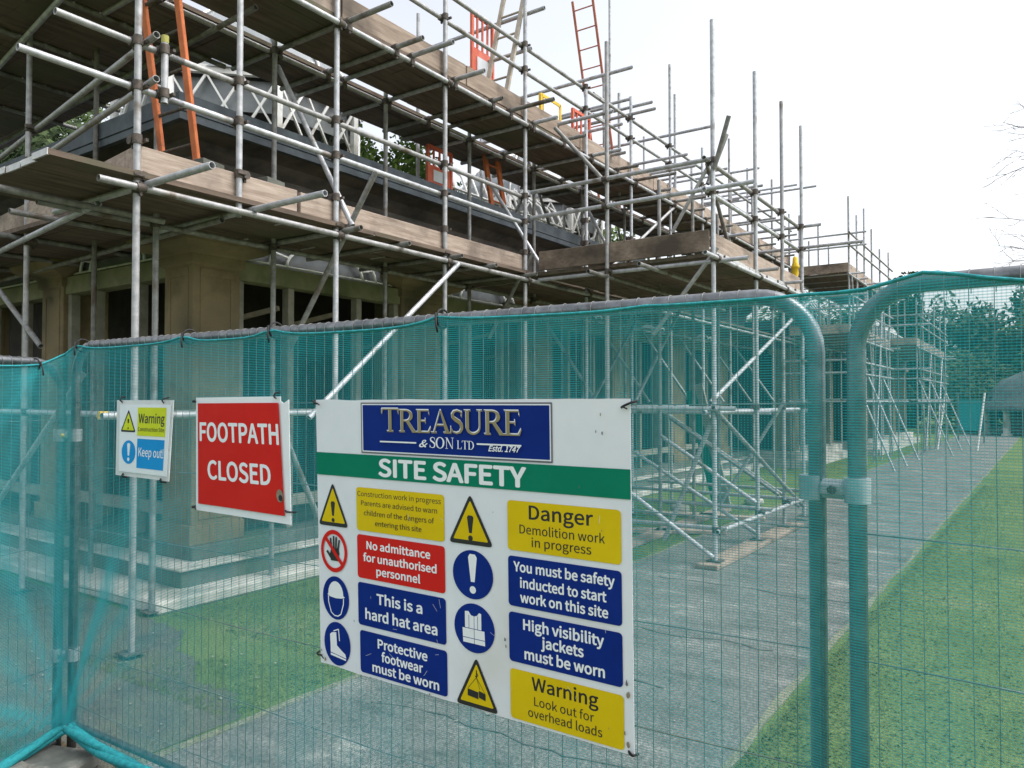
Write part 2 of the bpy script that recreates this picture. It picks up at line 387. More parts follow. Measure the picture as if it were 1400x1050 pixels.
def planks(root, x0, x1, y0, y1, z, along='y', seed=0, name='deck', wide=.225, seg=3.9, iron=False):
    """a run of scaffold boards side by side (their joints and gaps are in the one mesh)"""
    r = random.Random(seed); b = MB()
    a0, a1, c0, c1 = (y0, y1, x0, x1) if along == 'y' else (x0, x1, y0, y1)
    n = max(1, round((c1 - c0) / wide)); w = (c1 - c0) / n
    for i in range(n):
        c = c0 + w * (i + .5); p = a0; first = True
        while p < a1 - .05:
            L_ = seg if not first else seg * r.uniform(.5, 1.0); q = min(a1, p + L_)
            if a1 - q < .4: q = a1
            j = r.uniform(-.004, .004); e0 = r.uniform(-.02, .02) if p == a0 else .004; e1 = r.uniform(-.02, .02) if q == a1 else -.004
            if along == 'y': b.span((c - w / 2 + .004, p + e0, z + j), (c + w / 2 - .004, q + e1, z + .038 + j))
            else: b.span((p + e0, c - w / 2 + .004, z + j), (q + e1, c + w / 2 - .004, z + .038 + j))
            if iron:
                for pp in (p + e0, q + e1):
                    if along == 'y': b.span((c - w / 2 + .006, pp - .006, z + j - .002), (c + w / 2 - .006, pp + .006, z + .040 + j), 1)
                    else: b.span((pp - .006, c - w / 2 + .006, z + j - .002), (pp + .006, c + w / 2 - .006, z + .040 + j), 1)
            p = q; first = False
    return b.build(name, [M['deck'], M['band_iron']], root)
def toe(root, p0, p1, h=.225, t=.038, name='toe_board'):
    b = MB(); b.bar(p0, p1, t, h); return b.build(name, M['board'], root, .004)

XO, XI = -5.0, -5.85
YS = [2.74, 4.52, 6.0, 7.5, 9.0, 10.4, 11.9, 13.4, 14.9, 16.4, 17.9, 19.4]
LZ, UZ = 3.19, 5.05
scaf = thing('scaffold', (-5.4, 2.75, 0), 'large two-lift tube scaffold with timber decks wrapped around the stone building corner', 'scaffold')
TOPS = [8.2, 8.0, 7.8, 7.6, 6.05, 6.35, 7.4, 6.4, 7.0, 6.4, 6.9, 6.4]
o_ = (-.05, 0, 0)
RZ = (3.87, 4.18, 5.72, 6.02)
for i, y in enumerate(YS):
    cl = [(1.62, (0, 1, 0), (.05, 0, 0)), (LZ - .03, (0, 1, 0), (.05, 0, 0)), (UZ - .03, (0, 1, 0), (.05, 0, 0))]
    cl += [(z, (0, 1, 0), (-.05, 0, 0)) for z in RZ]
    cl += [(LZ + .06, (1, 0, 0), (0, .05, 0)), (3.5, (0, 1, 0), (-.05, 0, 0))]
    if i > 6: cl = cl[2:6]
    standard(scaf, XO, y, .03, TOPS[i], clamps=cl)
    if i < 8:
        standard(scaf, XI, y if i else 3.37, .03, 5.35 if i else 4.2, 'galv_old', clamps=[(LZ - .03, (0, 1, 0), (-.05, 0, 0)), (UZ - .03, (0, 1, 0), (-.05, 0, 0))] if i < 6 else ())
# short puncheons beside the corner
standard(scaf, XO, 3.54, LZ - .06, 7.6, plate=False, clamps=[(3.87, (0, 1, 0), (-.05, 0, 0)), (4.18, (0, 1, 0), (-.05, 0, 0)), (3.46, (1, 0, 0), (0, .05, 0)), (UZ, (0, 1, 0), (.05, 0, 0))])
standard(scaf, XO + .02, 2.92, 3.80, 4.27, plate=False, clamps=[(3.87, (0, 1, 0), (-.05, 0, 0)), (4.18, (0, 1, 0), (-.05, 0, 0))])
b = MB(); b.tube((XO + .02, 2.92, 4.225), (XO + .02, 2.92, 4.276), .0262, 10); b.build('tube_cap', M['lichen'], scaf)
# ledgers along the long side
part_tube(scaf, 'ledger', (XO + .05, 2.46, LZ - .03), (XO + .05, 8.4, LZ - .03))
part_tube(scaf, 'ledger', (XO + .05, 8.1, LZ - .03), (XO + .05, 19.8, LZ - .03))
part_tube(scaf, 'ledger', (XI - .05, 2.5, LZ - .03), (XI - .05, 14.0, LZ - .03), 'galv_old')
part_tube(scaf, 'ledger', (XO + .05, 2.5, 1.62), (XO + .05, 14, 1.62))
part_tube(scaf, 'ledger', (XI - .05, 3.2, 1.62), (XI - .05, 14, 1.62), 'galv_old')
part_tube(scaf, 'ledger', (XO + .05, 2.2, UZ - .03), (XO + .05, 8.0, UZ - .03))
part_tube(scaf, 'ledger', (XO + .05, 7.7, UZ - .03), (XO + .05, 19.8, UZ - .03))
part_tube(scaf, 'ledger', (XI - .05, 3.0, UZ - .03), (XI - .05, 14.0, UZ - .03))
part_tube(scaf, 'guard_rail', (XO - .05, 2.92, 3.87), (XO - .05, 7.62, 3.87))
part_tube(scaf, 'guard_rail', (XO - .05, 2.93, 4.18), (XO - .05, 7.62, 4.18))
for z in (5.72, 6.02):
    part_tube(scaf, 'guard_rail', (XO - .05, 2.2, z), (XO - .05, 9.6, z)); part_tube(scaf, 'guard_rail', (XO - .05, 9.3, z + .02), (XO - .05, 19.8, z + .02))
# transoms
for i, (y, x1) in enumerate([(2.80, -4.23), (3.64, -4.14), (4.58, -4.75), (5.3, -4.85), (6.06, -4.82), (6.7, -4.85), (7.44, -4.8)]):
    part_tube(scaf, 'transom', (-6.3, y, LZ + .022 if i > 1 else 3.2), (x1, y, LZ + .022 if i > 1 else 3.2), 'galv' if i < 2 else 'galv_old')
for y, x1 in [(3.3, -4.6), (4.6, -4.42), (5.2, -4.6), (5.42, -4.42), (6.08, -4.55), (6.75, -4.8), (7.1, -4.35), (7.58, -4.6), (8.3, -4.62), (9.05, -4.5), (9.8, -4.6), (10.45, -4.3), (11.2, -4.7), (11.95, -4.4), (12.7, -4.7), (13.4, -4.5), (14.2, -4.7), (15, -4.5), (16.4, -4.5), (17.9, -4.5)]:
    t_ = part_tube(scaf, 'transom', (-6.62, y, UZ + .022), (x1, y, UZ + .022), 'galv_old' if int(y * 10) % 3 else 'galv')
    for x_ in (XO + .05, XI - .05):
        b = MB(); b.tube((x_ - .032, y, UZ + .022), (x_ + .032, y, UZ + .022), .033, 8, False); b.box((x_, y, UZ - .02), (.07, .05, .09)); b.bar((x_ + .02, y, UZ - .09), (x_ + .02, y, UZ + .03), .02, .02); b.build('coupler', M['clamp'], t_)
# tubes that run out over the fence at the corner
part_tube(scaf, 'guard_rail', (XO - .05, 2.23, 4.18), (XO - .05, 3.1, 4.18))
part_tube(scaf, 'guard_rail', (XO - .05, 2.02, 3.87), (XO - .05, 3.1, 3.87))
part_tube(scaf, 'ledger', (-5.62, 2.0, 3.13), (-5.62, 3.3, 3.13), 'galv_old')
# end side
EY = lambda x: 2.75 + (x + 5) * -.14
for x, zt in ((-7.5, 8.0), (-9.7, 7.0), (-11.9, 7.0)):
    standard(scaf, x, EY(x), .03, zt, clamps=[(z, (1, 0, 0), (0, .05, 0)) for z in (1.62, LZ - .03, 3.9, 4.2)])
for x in (-7.3, -9.6):
    standard(scaf, x, 3.6, .03, 5.2, 'galv_old')
for z in (3.9, 4.2, 5.72, 6.02):
    part_tube(scaf, 'guard_rail', (-12.3, EY(-12.3) + .05, z), (-4.86, EY(-4.86) + .06, z))
for z in (1.62, LZ - .03):
    part_tube(scaf, 'ledger', (-12.3, EY(-12.3) - .05, z), (-5.6 if z > 2 else -4.8, EY(-5.6) - .05, z))
part_tube(scaf, 'ledger', (-12.3, EY(-12.3) - .05, UZ - .05), (-4.8, EY(-4.8) - .05, UZ - .05))
part_tube(scaf, 'ledger', (-12.0, 4.05, LZ - .03), (-5.3, 3.6, LZ - .03), 'galv_old')
part_tube(scaf, 'ledger', (-12.0, 4.2, UZ - .05), (-5.3, 3.9, UZ - .05), 'galv_old')
for x in (-6.6, -7.6, -8.6, -9.6):
    part_tube(scaf, 'transom', (x, 2.6, LZ + .02), (x, 4.3, LZ + .02), 'galv_old'); part_tube(scaf, 'transom', (x, 2.5, UZ + .0), (x, 4.5, UZ + .0), 'galv_old')
part_tube(scaf, 'brace', (-7.85, 2.98, .7), (-6.2, 2.98, 1.93)); part_tube(scaf, 'brace', (-8.5, 3.1, 3.05), (-7.2, 3.1, 2.2), 'galv_old')
# diagonal braces of the long side
part_tube(scaf, 'brace', (-5.88, 4.58, 4.9), (-4.88, 4.60, 3.25))
part_tube(scaf, 'brace', (-4.9, 6.1, 3.14), (-4.9, 4.15, 1.58))
part_tube(scaf, 'brace', (-4.93, 3.85, 1.60), (-4.93, 4.62, .06), 'galv_old')
part_tube(scaf, 'brace', (-4.62, 4.62, 3.68), (-5.75, 4.62, 2.18), 'galv_old')
part_tube(scaf, 'brace', (-5.9, 7.94, 4.65), (-4.97, 7.92, 3.30))
part_tube(scaf, 'brace', (-4.95, 7.58, 3.5), (-5.6, 7.58, 2.5), 'galv_old')
part_tube(scaf, 'brace', (-4.92, 10.6, 3.1), (-4.92, 7.4, .3), 'galv_old')
part_tube(scaf, 'brace', (-5.86, 10.46, 4.9), (-5.0, 10.46, 3.3)); part_tube(scaf, 'brace', (-4.96, 12.0, 5.0), (-4.96, 9.1, 3.3))
# decks and toe boards
planks(scaf, -6.26, -4.95, 2.17, 8.0, LZ + .048, 'y', 1, iron=True)
planks(scaf, -6.26, -5.0, 8.0, 19.6, LZ + .048, 'y', 2)
planks(scaf, -12.2, -6.28, 3.0, 4.15, LZ + .045, 'x', 3)
planks(scaf, -6.62, -5.96, 3.55, 19.7, UZ + .048, 'y', 4); planks(scaf, -5.82, -5.03, 3.55, 19.7, UZ + .048, 'y', 44)
planks(scaf, -12.2, -6.05, 2.62, 4.35, UZ + .026, 'x', 5)
planks(scaf, -6.05, -5.03, 2.2, 2.9, UZ + .048, 'y', 15)
toe(scaf, (XO - .045, 2.74, 3.36), (XO - .045, 4.12, 3.36)); toe(scaf, (XO - .05, 4.16, 3.355), (XO - .05, 7.52, 3.355))
toe(scaf, (XO - .02, 2.77, 3.36), (-6.2, 2.90, 3.36))
toe(scaf, (-6.4, 3.0, 3.40), (-11, 3.45, 3.40))
for a, c in ((2.3, 4.6), (4.62, 6.4), (6.42, 8.9), (8.92, 11.3), (11.32, 14.2), (14.22, 17), (17.02, 19.6)):
    toe(scaf, (XO - .06, a, UZ + .205 + .01 * math.sin(a * 9)), (XO - .06, c, UZ + .205 + .01 * math.sin(a * 7)))
toe(scaf, (-6.62, 6.1, UZ + .21), (-6.62, 7.2, UZ + .21)); toe(scaf, (-6.64, 10, UZ + .21), (-6.64, 19, UZ + .21))
# upper inner row over the roof
for y, z0, z1 in ((7.5, 4.4, 6.9), (8.9, 4.4, 6.5), (9.9, 4.4, 6.35), (11.3, 4.4, 6.6), (13.05, 4.4, 9.6), (14.6, 4.4, 7.3), (16.2, 4.4, 6.7), (18, 4.4, 7.0), (19.5, 4.4, 6.6)):
    standard(scaf, -6.72, y, z0, z1, plate=False, clamps=[(5.72, (0, 1, 0), (-.05, 0, 0)), (6.02, (0, 1, 0), (-.05, 0, 0))])
for z in (5.72, 6.04): part_tube(scaf, 'guard_rail', (-6.77, 6.2, z), (-6.77, 19.8, z))
for y, z, x0, x1 in ((7.56, 6.42, -6.9, -4.76), (7.56, 5.98, -6.9, -4.95), (9.05, 6.14, -7.2, -4.33), (10.4, 6.08, -7, -4.6), (11.9, 6.2, -7, -4.3), (9.9, 5.76, -7.1, -4.9), (13.3, 5.9, -7, -4.5), (14.9, 6.3, -7, -4.4)):
    part_tube(scaf, 'transom', (x0, y, z), (x1, y, z))
standard(scaf, -6.4, 8.55, 5.1, 6.35, plate=False, clamps=[(6.25, (0, 1, 0), (.05, 0, 0)), (5.9, (1, 0, 0), (0, .05, 0))])

r = random.Random(77)
for k in range(16):
    y = r.uniform(8.2, 19.2); z = r.choice((5.4, 5.72, 6.02, 6.3)) + r.uniform(-.1, .1); x0 = r.uniform(-7.3, -6.2)
    part_tube(scaf, 'transom', (x0, y, z), (x0 + r.uniform(1.6, 2.6), y, z))
for k in range(7):
    y = 9.6 + k * 1.35; part_tube(scaf, 'brace', (-6.7, y, 4.45), (-6.7, y + r.uniform(.7, 1.2) * (-1) ** k, 6.0), 'galv_old')
for y, x in ((10.1, -5.3), (11.0, -5.5), (12.6, -5.2), (13.9, -5.4), (15.6, -5.2), (17.2, -5.35), (18.6, -5.2)):
    standard(scaf, x, y, UZ, r.uniform(6.2, 7.3), plate=False)
for k in range(6):
    y = 9 + k * 1.7; part_tube(scaf, 'ledger', (XI + .1, y - .9, 3.0), (XI + .1, y + 1.4, 3.02), 'galv_old'); part_tube(scaf, 'brace', (XI, y, 3.1), (XO + .1, y + .1, 1.7), 'galv_old')

# projecting porch scaffold
PX_ = -2.75
porch = thing('scaffold', (-3.8, 8.0, 0), 'scaffold bay projecting towards the path, with raking braces standing on a timber sole plate', 'scaffold')
PY_ = [7.68, 9.15, 10.32, 11.35]
for i, y in enumerate(PY_):
    standard(porch, PX_, y, .06, 5.74 - .02 * (i % 2), clamps=[(1.64, (0, 1, 0), (-.05, 0, 0)), (.38, (0, 1, 0), (.05, 0, 0)), (LZ + .02, (0, 1, 0), (.05, 0, 0)), (3.92, (0, 1, 0), (-.05, 0, 0)), (4.25, (0, 1, 0), (-.05, 0, 0))])
standard(porch, -3.98, 7.65, .03, 5.83, clamps=[(1.64, (1, 0, 0), (0, -.05, 0)), (LZ, (1, 0, 0), (0, .05, 0)), (3.93, (1, 0, 0), (0, -.05, 0)), (4.24, (1, 0, 0), (0, -.05, 0))])
for y in (9.15, 10.32, 11.35): standard(porch, -4.0, y, .03, 4.6, 'galv_old')
for z, x1 in ((3.93, -2.3), (4.24, -2.75)): part_tube(porch, 'guard_rail', (-4.98, 7.60, z), (x1, 7.60, z))
for z in (3.92, 4.25): part_tube(porch, 'guard_rail', (PX_ - .05, 7.55, z), (PX_ - .05, 11.5, z))
for y, z in ((11.42, 3.95), (11.42, 4.26), (9.2, 3.3), (10.38, 3.3)): part_tube(porch, 'transom', (-5, y, z), (-1.95 if y > 11 and z < 4 else -2.5, y, z))
part_tube(porch, 'ledger', (-4.95, 7.72, LZ), (-2.4, 7.72, LZ)); part_tube(porch, 'ledger', (PX_ + .05, 7.3, LZ + .02), (PX_ + .05, 11.6, LZ + .02))
part_tube(porch, 'ledger', (-3.98, 7.2, LZ - .06), (-3.98, 11.6, LZ - .06), 'galv_old'); part_tube(porch, 'ledger', (-3.4, 7.25, LZ - .03), (-3.4, 11.6, LZ - .03), 'galv_old')
part_tube(porch, 'ledger', (-5.6, 7.60, 1.64), (-2.5, 7.60, 1.64)); part_tube(porch, 'ledger', (PX_ - .05, 7.5, 1.6), (PX_ - .05, 11.6, 1.6))
part_tube(porch, 'ledger', (-4.6, 7.73, .36), (-2.65, 7.73, .39)); part_tube(porch, 'ledger', (PX_ + .05, 7.6, .37), (PX_ + .05, 11.5, .33))
for y in (9.2, 10.38, 11.4):
    part_tube(porch, 'ledger', (-5.2, y, .42), (-2.6, y, .42)); part_tube(porch, 'ledger', (-5.2, y, 1.58), (-2.6, y, 1.58))
for a, c, m_ in (((-2.7, 11.62, 3.19), (-2.8, 7.69, 1.7), 'galv'), ((-2.72, 7.76, 1.72), (-3.35, 7.76, .2), 'galv'), ((-2.75, 7.63, .1), (-4.6, 7.63, 1.29), 'galv'),
                 ((-4.42, 10.26, 1.53), (-2.8, 10.26, .47), 'galv_old'), ((-3.97, 9.10, 1.27), (-2.75, 9.10, .5), 'galv'), ((-4.39, 9.2, 1.04), (-2.75, 9.2, .1), 'galv'),
                 ((-2.70, 7.5, 1.65), (-2.70, 11.1, .24), 'galv_old'), ((-4.8, 11.3, 1.5), (-2.8, 11.3, .2), 'galv_old'), ((-3.29, 9.06, 4.66), (-3.78, 9.06, 3.88), 'galv'),
                 ((-2.72, 7.72, 3.33), (-3.45, 7.72, 2.45), 'galv'), ((-4.1, 10.2, 3.1), (-4.1, 7.7, .9), 'galv_old'), ((-4.0, 7.7, 4.2), (-4.7, 7.7, 5.0), 'galv_old'),
                 ((-3.3, 9.0, 4.66), (-3.3, 10.2, 3.3), 'galv_old'), ((-2.72, 10.2, 1.7), (-3.7, 10.2, .1), 'galv')):
    part_tube(porch, 'brace', a, c, m_)
for a, c in (((-2.73, 7.66, 4.15), (-2.55, 7.6, 4.65)), ((-2.8, 7.66, 4.0), (-2.66, 7.85, 4.55))): part_tube(porch, 'brace', a, c, 'galv_old')
planks(porch, -4.96, -2.72, 7.70, 11.5, LZ + .05, 'x', 6, iron=True)
toe(porch, (-4.92, 7.69, 3.41), (-2.80, 7.69, 3.41)); toe(porch, (-2.79, 7.75, 3.39), (-2.79, 11.45, 3.39)); toe(porch, (-4.9, 11.5, 3.4), (-2.8, 11.5, 3.4))
for x, y in ((-3.2, 7.62), (-3.9, 7.62), (-4.4, 7.62)): pass

def sole(name, p0, p1, w, label, m='board'):
    b = MB(); b.bar((p0[0], p0[1], .032), (p1[0], p1[1], .032), w, .044); o = b.build(name, M['step'] if m == 'step' else M[m], None, .004)
    return tag(o, label, 'timber', 'sole plates under the scaffold')
sole('sole_plate', (-2.76, 7.45), (-2.72, 10.75), .23, 'pale timber sole plate on the path under the projecting scaffold bay')
sole('sole_plate', (-3.95, 6.9), (-4.0, 11.6), .23, 'weathered timber sole plate on the grass between scaffold bay and steps')
sole('sole_plate', (-4.98, 5.7), (-4.98, 9.4), .23, 'timber sole plate lying on the grass along the stone steps')

sole('sole_plate', (-4.6, 8.9), (-3.3, 9.6), .2, 'pale board lying askew on the grass inside the projecting bay')
sole('sole_plate', (-4.9, 10.6), (-3.2, 11.0), .2, 'grey board lying across the grass at the back of the projecting bay')
# cracks and patched joints across the tarmac
b = MB(); r = random.Random(9)
for y0 in (3.1, 4.4, 5.3, 6.9, 8.6, 10.8, 13.5, 17, 21):
    x, y = -3.4 + r.uniform(0, .6), y0; x1 = -1.2 - r.uniform(0, .9)
    while x < x1:
        xn, yn = x + r.uniform(.06, .2), y + r.uniform(-.05, .05); w = r.uniform(.003, .009) * (1 + y0 * .06)
        b.add([(x, y - w, .010), (xn, yn - w, .010), (xn, yn + w, .010), (x, y + w, .010)], [(0, 1, 2, 3)]); x, y = xn, yn
tag(b.build('path_cracks', M['darkstone']), kind='structure')
def far_scaffold(x0, x1, ys, lifts, top, label, seed, wob=.0):
    r = random.Random(seed); root = thing('scaffold', ((x0 + x1) / 2, ys[0], 0), label, 'scaffold')
    for y in ys:
        for x in (x0, x1):
            standard(root, x, y, .03, top + r.uniform(-.5, .7), plate=False)
    for z in lifts:
        for x in (x0, x1):
            part_tube(root, 'ledger', (x + .05, ys[0] - .4, z), (x + .05, ys[-1] + .4, z))
        for dz in (.7, 1.0): part_tube(root, 'guard_rail', (x1 + .05, ys[0] - .2, z + dz), (x1 + .05, ys[-1] + .4, z + dz)); part_tube(root, 'guard_rail', (x0 - .2, ys[0] - .05, z + dz), (x1 + .4, ys[0] - .05, z + dz))
        if z > 2:
            planks(root, x0, x1, ys[0], ys[-1], z + .05, 'y', seed); toe(root, (x0, ys[0] - .03, z + .2), (x1, ys[0] - .03, z + .2)); toe(root, (x1 - .03, ys[0], z + .2), (x1 - .03, ys[-1], z + .2))
        for y in ys: part_tube(root, 'transom', (x0 - .3, y + .05, z + .05), (x1 + r.uniform(.2, .5), y + .05, z + .05))
    for k in range(len(ys) - 1):
        part_tube(root, 'brace', (x1 + .06, ys[k], .1 if k % 2 else lifts[-1]), (x1 + .06, ys[k + 1], lifts[-1] if k % 2 else .1))
        if k % 2 == 0: part_tube(root, 'brace', (x1 + .9, ys[k] + .3, .05), (x1, ys[k] + .3, 2.4))
    return root
far_scaffold(-5.0, -3.62, [19.4, 20.4, 21.4, 22.5, 23.8, 25.4], (1.7, 3.25, 4.72), 6.3, 'further scaffold tower with tall bare poles beyond the projecting bay', 21)
far_scaffold(-4.4, -2.95, [26.0, 27.6, 29.3, 31, 33, 35], (1.7, 3.35), 5.2, 'farthest scaffold, round the distant wing beside the end of the path', 22)

# ------------------------------------------------------------------ stone building
bl = thing('stone_building', (-6.35, 4.0, 0), 'long sandstone garden building with dark lead cornice inside the scaffold', 'building')
def slab(name, x0, x1, y0, y1, z0, z1, m, bev=.02):
    b = MB(); b.span((x0, y0, z0), (x1, y1, z1)); return b.build(name, M[m], bl, bev)
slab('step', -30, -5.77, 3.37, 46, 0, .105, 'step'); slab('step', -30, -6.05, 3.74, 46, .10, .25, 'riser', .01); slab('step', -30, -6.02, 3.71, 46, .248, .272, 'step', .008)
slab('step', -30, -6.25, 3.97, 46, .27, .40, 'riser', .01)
XF, YF = -6.35, 4.02
def pillar(x, y, w=.47, d=.5):
    b = MB(); b.span((x - w, y, .40), (x, y + d, 3.08)); p = b.build('pillar', M['stone'], bl, .008)
    q = MB()
    # recessed panel frames standing proud of the shaft
    for z0, z1 in ((.62, .72), (2.88, 2.96)):
        q.span((x - .003, y + .07, z0), (x + .009, y + d - .07, z1)); q.span((x - w + .07, y - .009, z0), (x - .07, y + .003, z1))
    for yy in (y + .07, y + d - .11): q.span((x - .003, yy, .72), (x + .008, yy + .04, 2.88))
    for xx in (x - w + .07, x - .11): q.span((xx, y - .008, .72), (xx + .04, y + .003, 2.88))
    q.span((x - w - .04, y - .04, .40), (x + .04, y + d + .04, .58))
    q.build('moulding', M['stone'], p, .004)
    c = MB(); P = [(0, 2.98), (.035, 3.0), (.035, 3.08), (.06, 3.10), (.15, 3.125), (.215, 3.165), (.25, 3.22), (.25, 3.275), (.225, 3.32), (.18, 3.35), (.20, 3.36), (.20, 3.42)]
    vs = []; fs = []
    for e, z in P: vs += [(x - w - e, y - e, z), (x + e, y - e, z), (x + e, y + d + e, z), (x - w - e, y + d + e, z)]
    for k in range(len(P) - 1): fs += [(4 * k + i, 4 * k + (i + 1) % 4, 4 * k + 4 + (i + 1) % 4, 4 * k + 4 + i) for i in range(4)]
    c.add(vs, fs, 0, False); c.build('capital', M['stone'], p)
PYS = [4.02, 6.8, 9.6, 12.4, 15.2, 18.0]
for y in PYS: pillar(XF, y, .47, .5 if y < 5 else .72)
for x in (-8.82, -11.4): pillar(x, YF, .5, .5)
def fan(root, c, ax, r_, m='white'):
    """fanlight tracery: two concentric arcs and short radial bars in a vertical plane"""
    b = MB(); c = Vector(c); a = Vector(ax); Z = Vector((0, 0, 1))
    for rr in (r_, r_ * .72):
        b.sweep([c + a * math.cos(t) * rr + Z * math.sin(t) * rr * .5 for t in [math.pi * i / 16 for i in range(17)]], .018, 5)
    for k in range(1, 9):
        t = math.pi * k / 9; u = a * math.cos(t) + Z * math.sin(t) * .5
        b.sweep([c + u * r_ * .72, c + u * r_], .014, 5)
    b.sweep([c - a * (r_ + .45), c + a * (r_ + .45)], .012, 5)
    return b.build('fanlight', M[m], root)
def opening(along, p0, p1, fixed):
    """lintel, spandrel panel with fanlight, transom and mullions between two pillars"""
    def bx(name, a, c, z0, z1, t0, t1, m):
        b = MB()
        if along == 'y': b.span((fixed - t1, a, z0), (fixed - t0, c, z1))
        else: b.span((a, fixed + t0, z0), (c, fixed + t1, z1))
        return b.build(name, M[m], bl, .006)
    bx('lintel', p0, p1, 2.90, 3.09, .02, .2, 'greenwood'); s = bx('spandrel', p0, p1, 3.09, 3.55, .12, .16, 'panelgrey')
    mid = (p0 + p1) / 2
    if along == 'y': fan(bl, (fixed - .06, mid, 3.12), (0, 1, 0), .75)
    else: fan(bl, (mid, fixed + .06, 3.12), (1, 0, 0), .75)
    L_ = p1 - p0
    for f in (.0, .28, .72, 1.0):
        q = p0 + .04 + f * (L_ - .08); bx('mullion', q - .04, q + .04, .40, 2.9, .05, .15, 'greywood')
    bx('window_rail', p0 + .03, p1 - .03, .62, .74, .07, .13, 'greywood')
ends = [(4.52, 6.8), (7.52, 9.6), (10.32, 12.4), (13.12, 15.2), (15.92, 18.0)]
for a, c in ends: opening('y', a, c, XF)
for a, c in ((-8.82, -6.82), (-11.4, -9.32)): opening('x', a, c, YF)
# room behind, its shade painted as near-black walls and ceiling
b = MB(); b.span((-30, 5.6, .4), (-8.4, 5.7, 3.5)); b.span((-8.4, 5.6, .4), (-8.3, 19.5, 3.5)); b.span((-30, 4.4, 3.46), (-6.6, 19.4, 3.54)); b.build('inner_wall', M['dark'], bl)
b = MB()
for y in (5.0, 5.8, 7.9, 9.0, 11): b = MB(); b.bar((-8.2, y, 2.5), (-6.9, y + .4, 2.75), .05, .05); b.build('roof_timber', M['ladderwood'], bl)
# entablature and lead cornice round the corner (profile, then swept along both facades)
def cornice(name, prof, m, x_end=-30, y_end=20.2, bev=0):
    """prof: (overhang, z) pairs; mitred at the building corner"""
    vs = []; fs = []; n = len(prof)
    for e, z in prof: vs += [(x_end, YF - e, z), (XF + e, YF - e, z), (XF + e, y_end, z)]
    for k in range(n - 1):
        for j in range(2): fs.append((3 * k + j, 3 * k + j + 1, 3 * k + 3 + j + 1, 3 * k + 3 + j))
    b = MB(); b.add(vs, fs); return b.build(name, M[m], bl)
cornice('frieze', [(-.3, 3.40), (.02, 3.40), (.02, 3.52), (.05, 3.53), (.05, 3.66), (.02, 3.67), (.02, 3.98), (.08, 4.02), (.16, 4.08), (.30, 4.12), (.34, 4.13)], 'darkstone')
cornice('cornice', [(.30, 4.131), (.385, 4.135), (.385, 4.20), (.40, 4.205), (.40, 4.355), (.36, 4.375), (-.25, 4.46), (-1.8, 4.55)], 'lead')
b = MB(); b.span((-30, 5.4, 4.40), (-7.9, 19.9, 4.56)); b.build('roof', M['lead'], bl)
# loose bricks laid on the deck inside the toe board
def brick_pair(x, y, z, label):
    b = MB()
    for k in range(2):
        b.box((x, y + k * .03, z + .033 + k * .067), (.1025, .215, .065), Matrix.Rotation(.2 * k, 3, 'Z'))
    return tag(b.build('brick', M['riser'], None, .004), label, 'brick')
brick_pair(-5.22, 3.40, LZ + .24, 'brown bricks above the toe board beside the orange ladder foot')
brick_pair(-5.22, 3.98, LZ + .24, 'brown bricks above the toe board next to the short pole')
# octagonal glazed roof lanterns
def lantern(cx, cy, s=1.16, z0=4.5, z1=5.42):
    ap = s / 2 / math.tan(math.pi / 8); rad = ap / math.cos(math.pi / 8)
    root = None
    V = [(cx + rad * math.cos(math.pi / 8 + k * math.pi / 4), cy + rad * math.sin(math.pi / 8 + k * math.pi / 4)) for k in range(8)]
    b = MB()
    b.prism(V, z0 - .2, z0 + .22); lan = b.build('roof_lantern', M['stone'], bl)
    f = MB()
    for k in range(8):
        a = Vector((*V[k], 0)); c = Vector((*V[(k + 1) % 8], 0)); d = (c - a)
        f.bar(a + Vector((0, 0, z0)), a + Vector((0, 0, z1 + .03)), .07, .07)
        f.bar(a + Vector((0, 0, z1)), c + Vector((0, 0, z1)), .06, .09)
        n_ = 3
        for j in range(n_):
            p, q = a + d * (j / n_), a + d * ((j + 1) / n_)
            f.bar(p + Vector((0, 0, z0 + .22)), q + Vector((0, 0, z1 - .05)), .022, .028); f.bar(q + Vector((0, 0, z0 + .22)), p + Vector((0, 0, z1 - .05)), .026, .022)
        for j in range(6):      # cresting: little open trefoils on the beam
            p = a + d * ((j + .5) / 6); t = d.normalized()
            pts = [p + t * (.075 * math.cos(u)) + Vector((0, 0, z1 + .05 + .085 * math.sin(u))) for u in [math.pi * i / 8 for i in range(9)]]
            f.sweep(pts, .011, 5); f.bar(p + Vector((0, 0, z1 + .03)), p + Vector((0, 0, z1 + .17)), .02, .02)
            f.bar(p + t * -.03 + Vector((0, 0, z1 + .1)), p + t * .03 + Vector((0, 0, z1 + .1)), .02, .02)
    f.build('lattice_frame', M['white'], lan)
    g = MB(); s2 = .82
    W_ = [(cx + (x - cx) * .93, cy + (y - cy) * .93) for x, y in V]
    vs = [(x, y, z0 + .5) for x, y in W_] + [(x, y, z1 - .06) for x, y in W_]
    g.add(vs, [(k, (k + 1) % 8, 8 + (k + 1) % 8, 8 + k) for k in range(8)]); g.build('lantern_glass', M['glass'], lan)
    dm = MB(); P = [(rad * .97, z1 + .02), (rad * .9, z1 + .35), (rad * .74, z1 + .7), (rad * .5, z1 + 1.0), (rad * .2, z1 + 1.18), (.05, z1 + 1.22)]
    dm.lathe((cx, cy, 0), P, 16, smooth=False); dm.build('dome_glass', M['glass'], lan)
    rb = MB()
    for k in range(16):
        a = 2 * math.pi * k / 16
        rb.sweep([(cx + (r_ + .02) * math.cos(a), cy + (r_ + .02) * math.sin(a), z + .01) for r_, z in P], .018, 5)
    rb.build('dome_rib', M['white'], lan)
for cy in (6.04, 12.6): lantern(-8.4, cy)
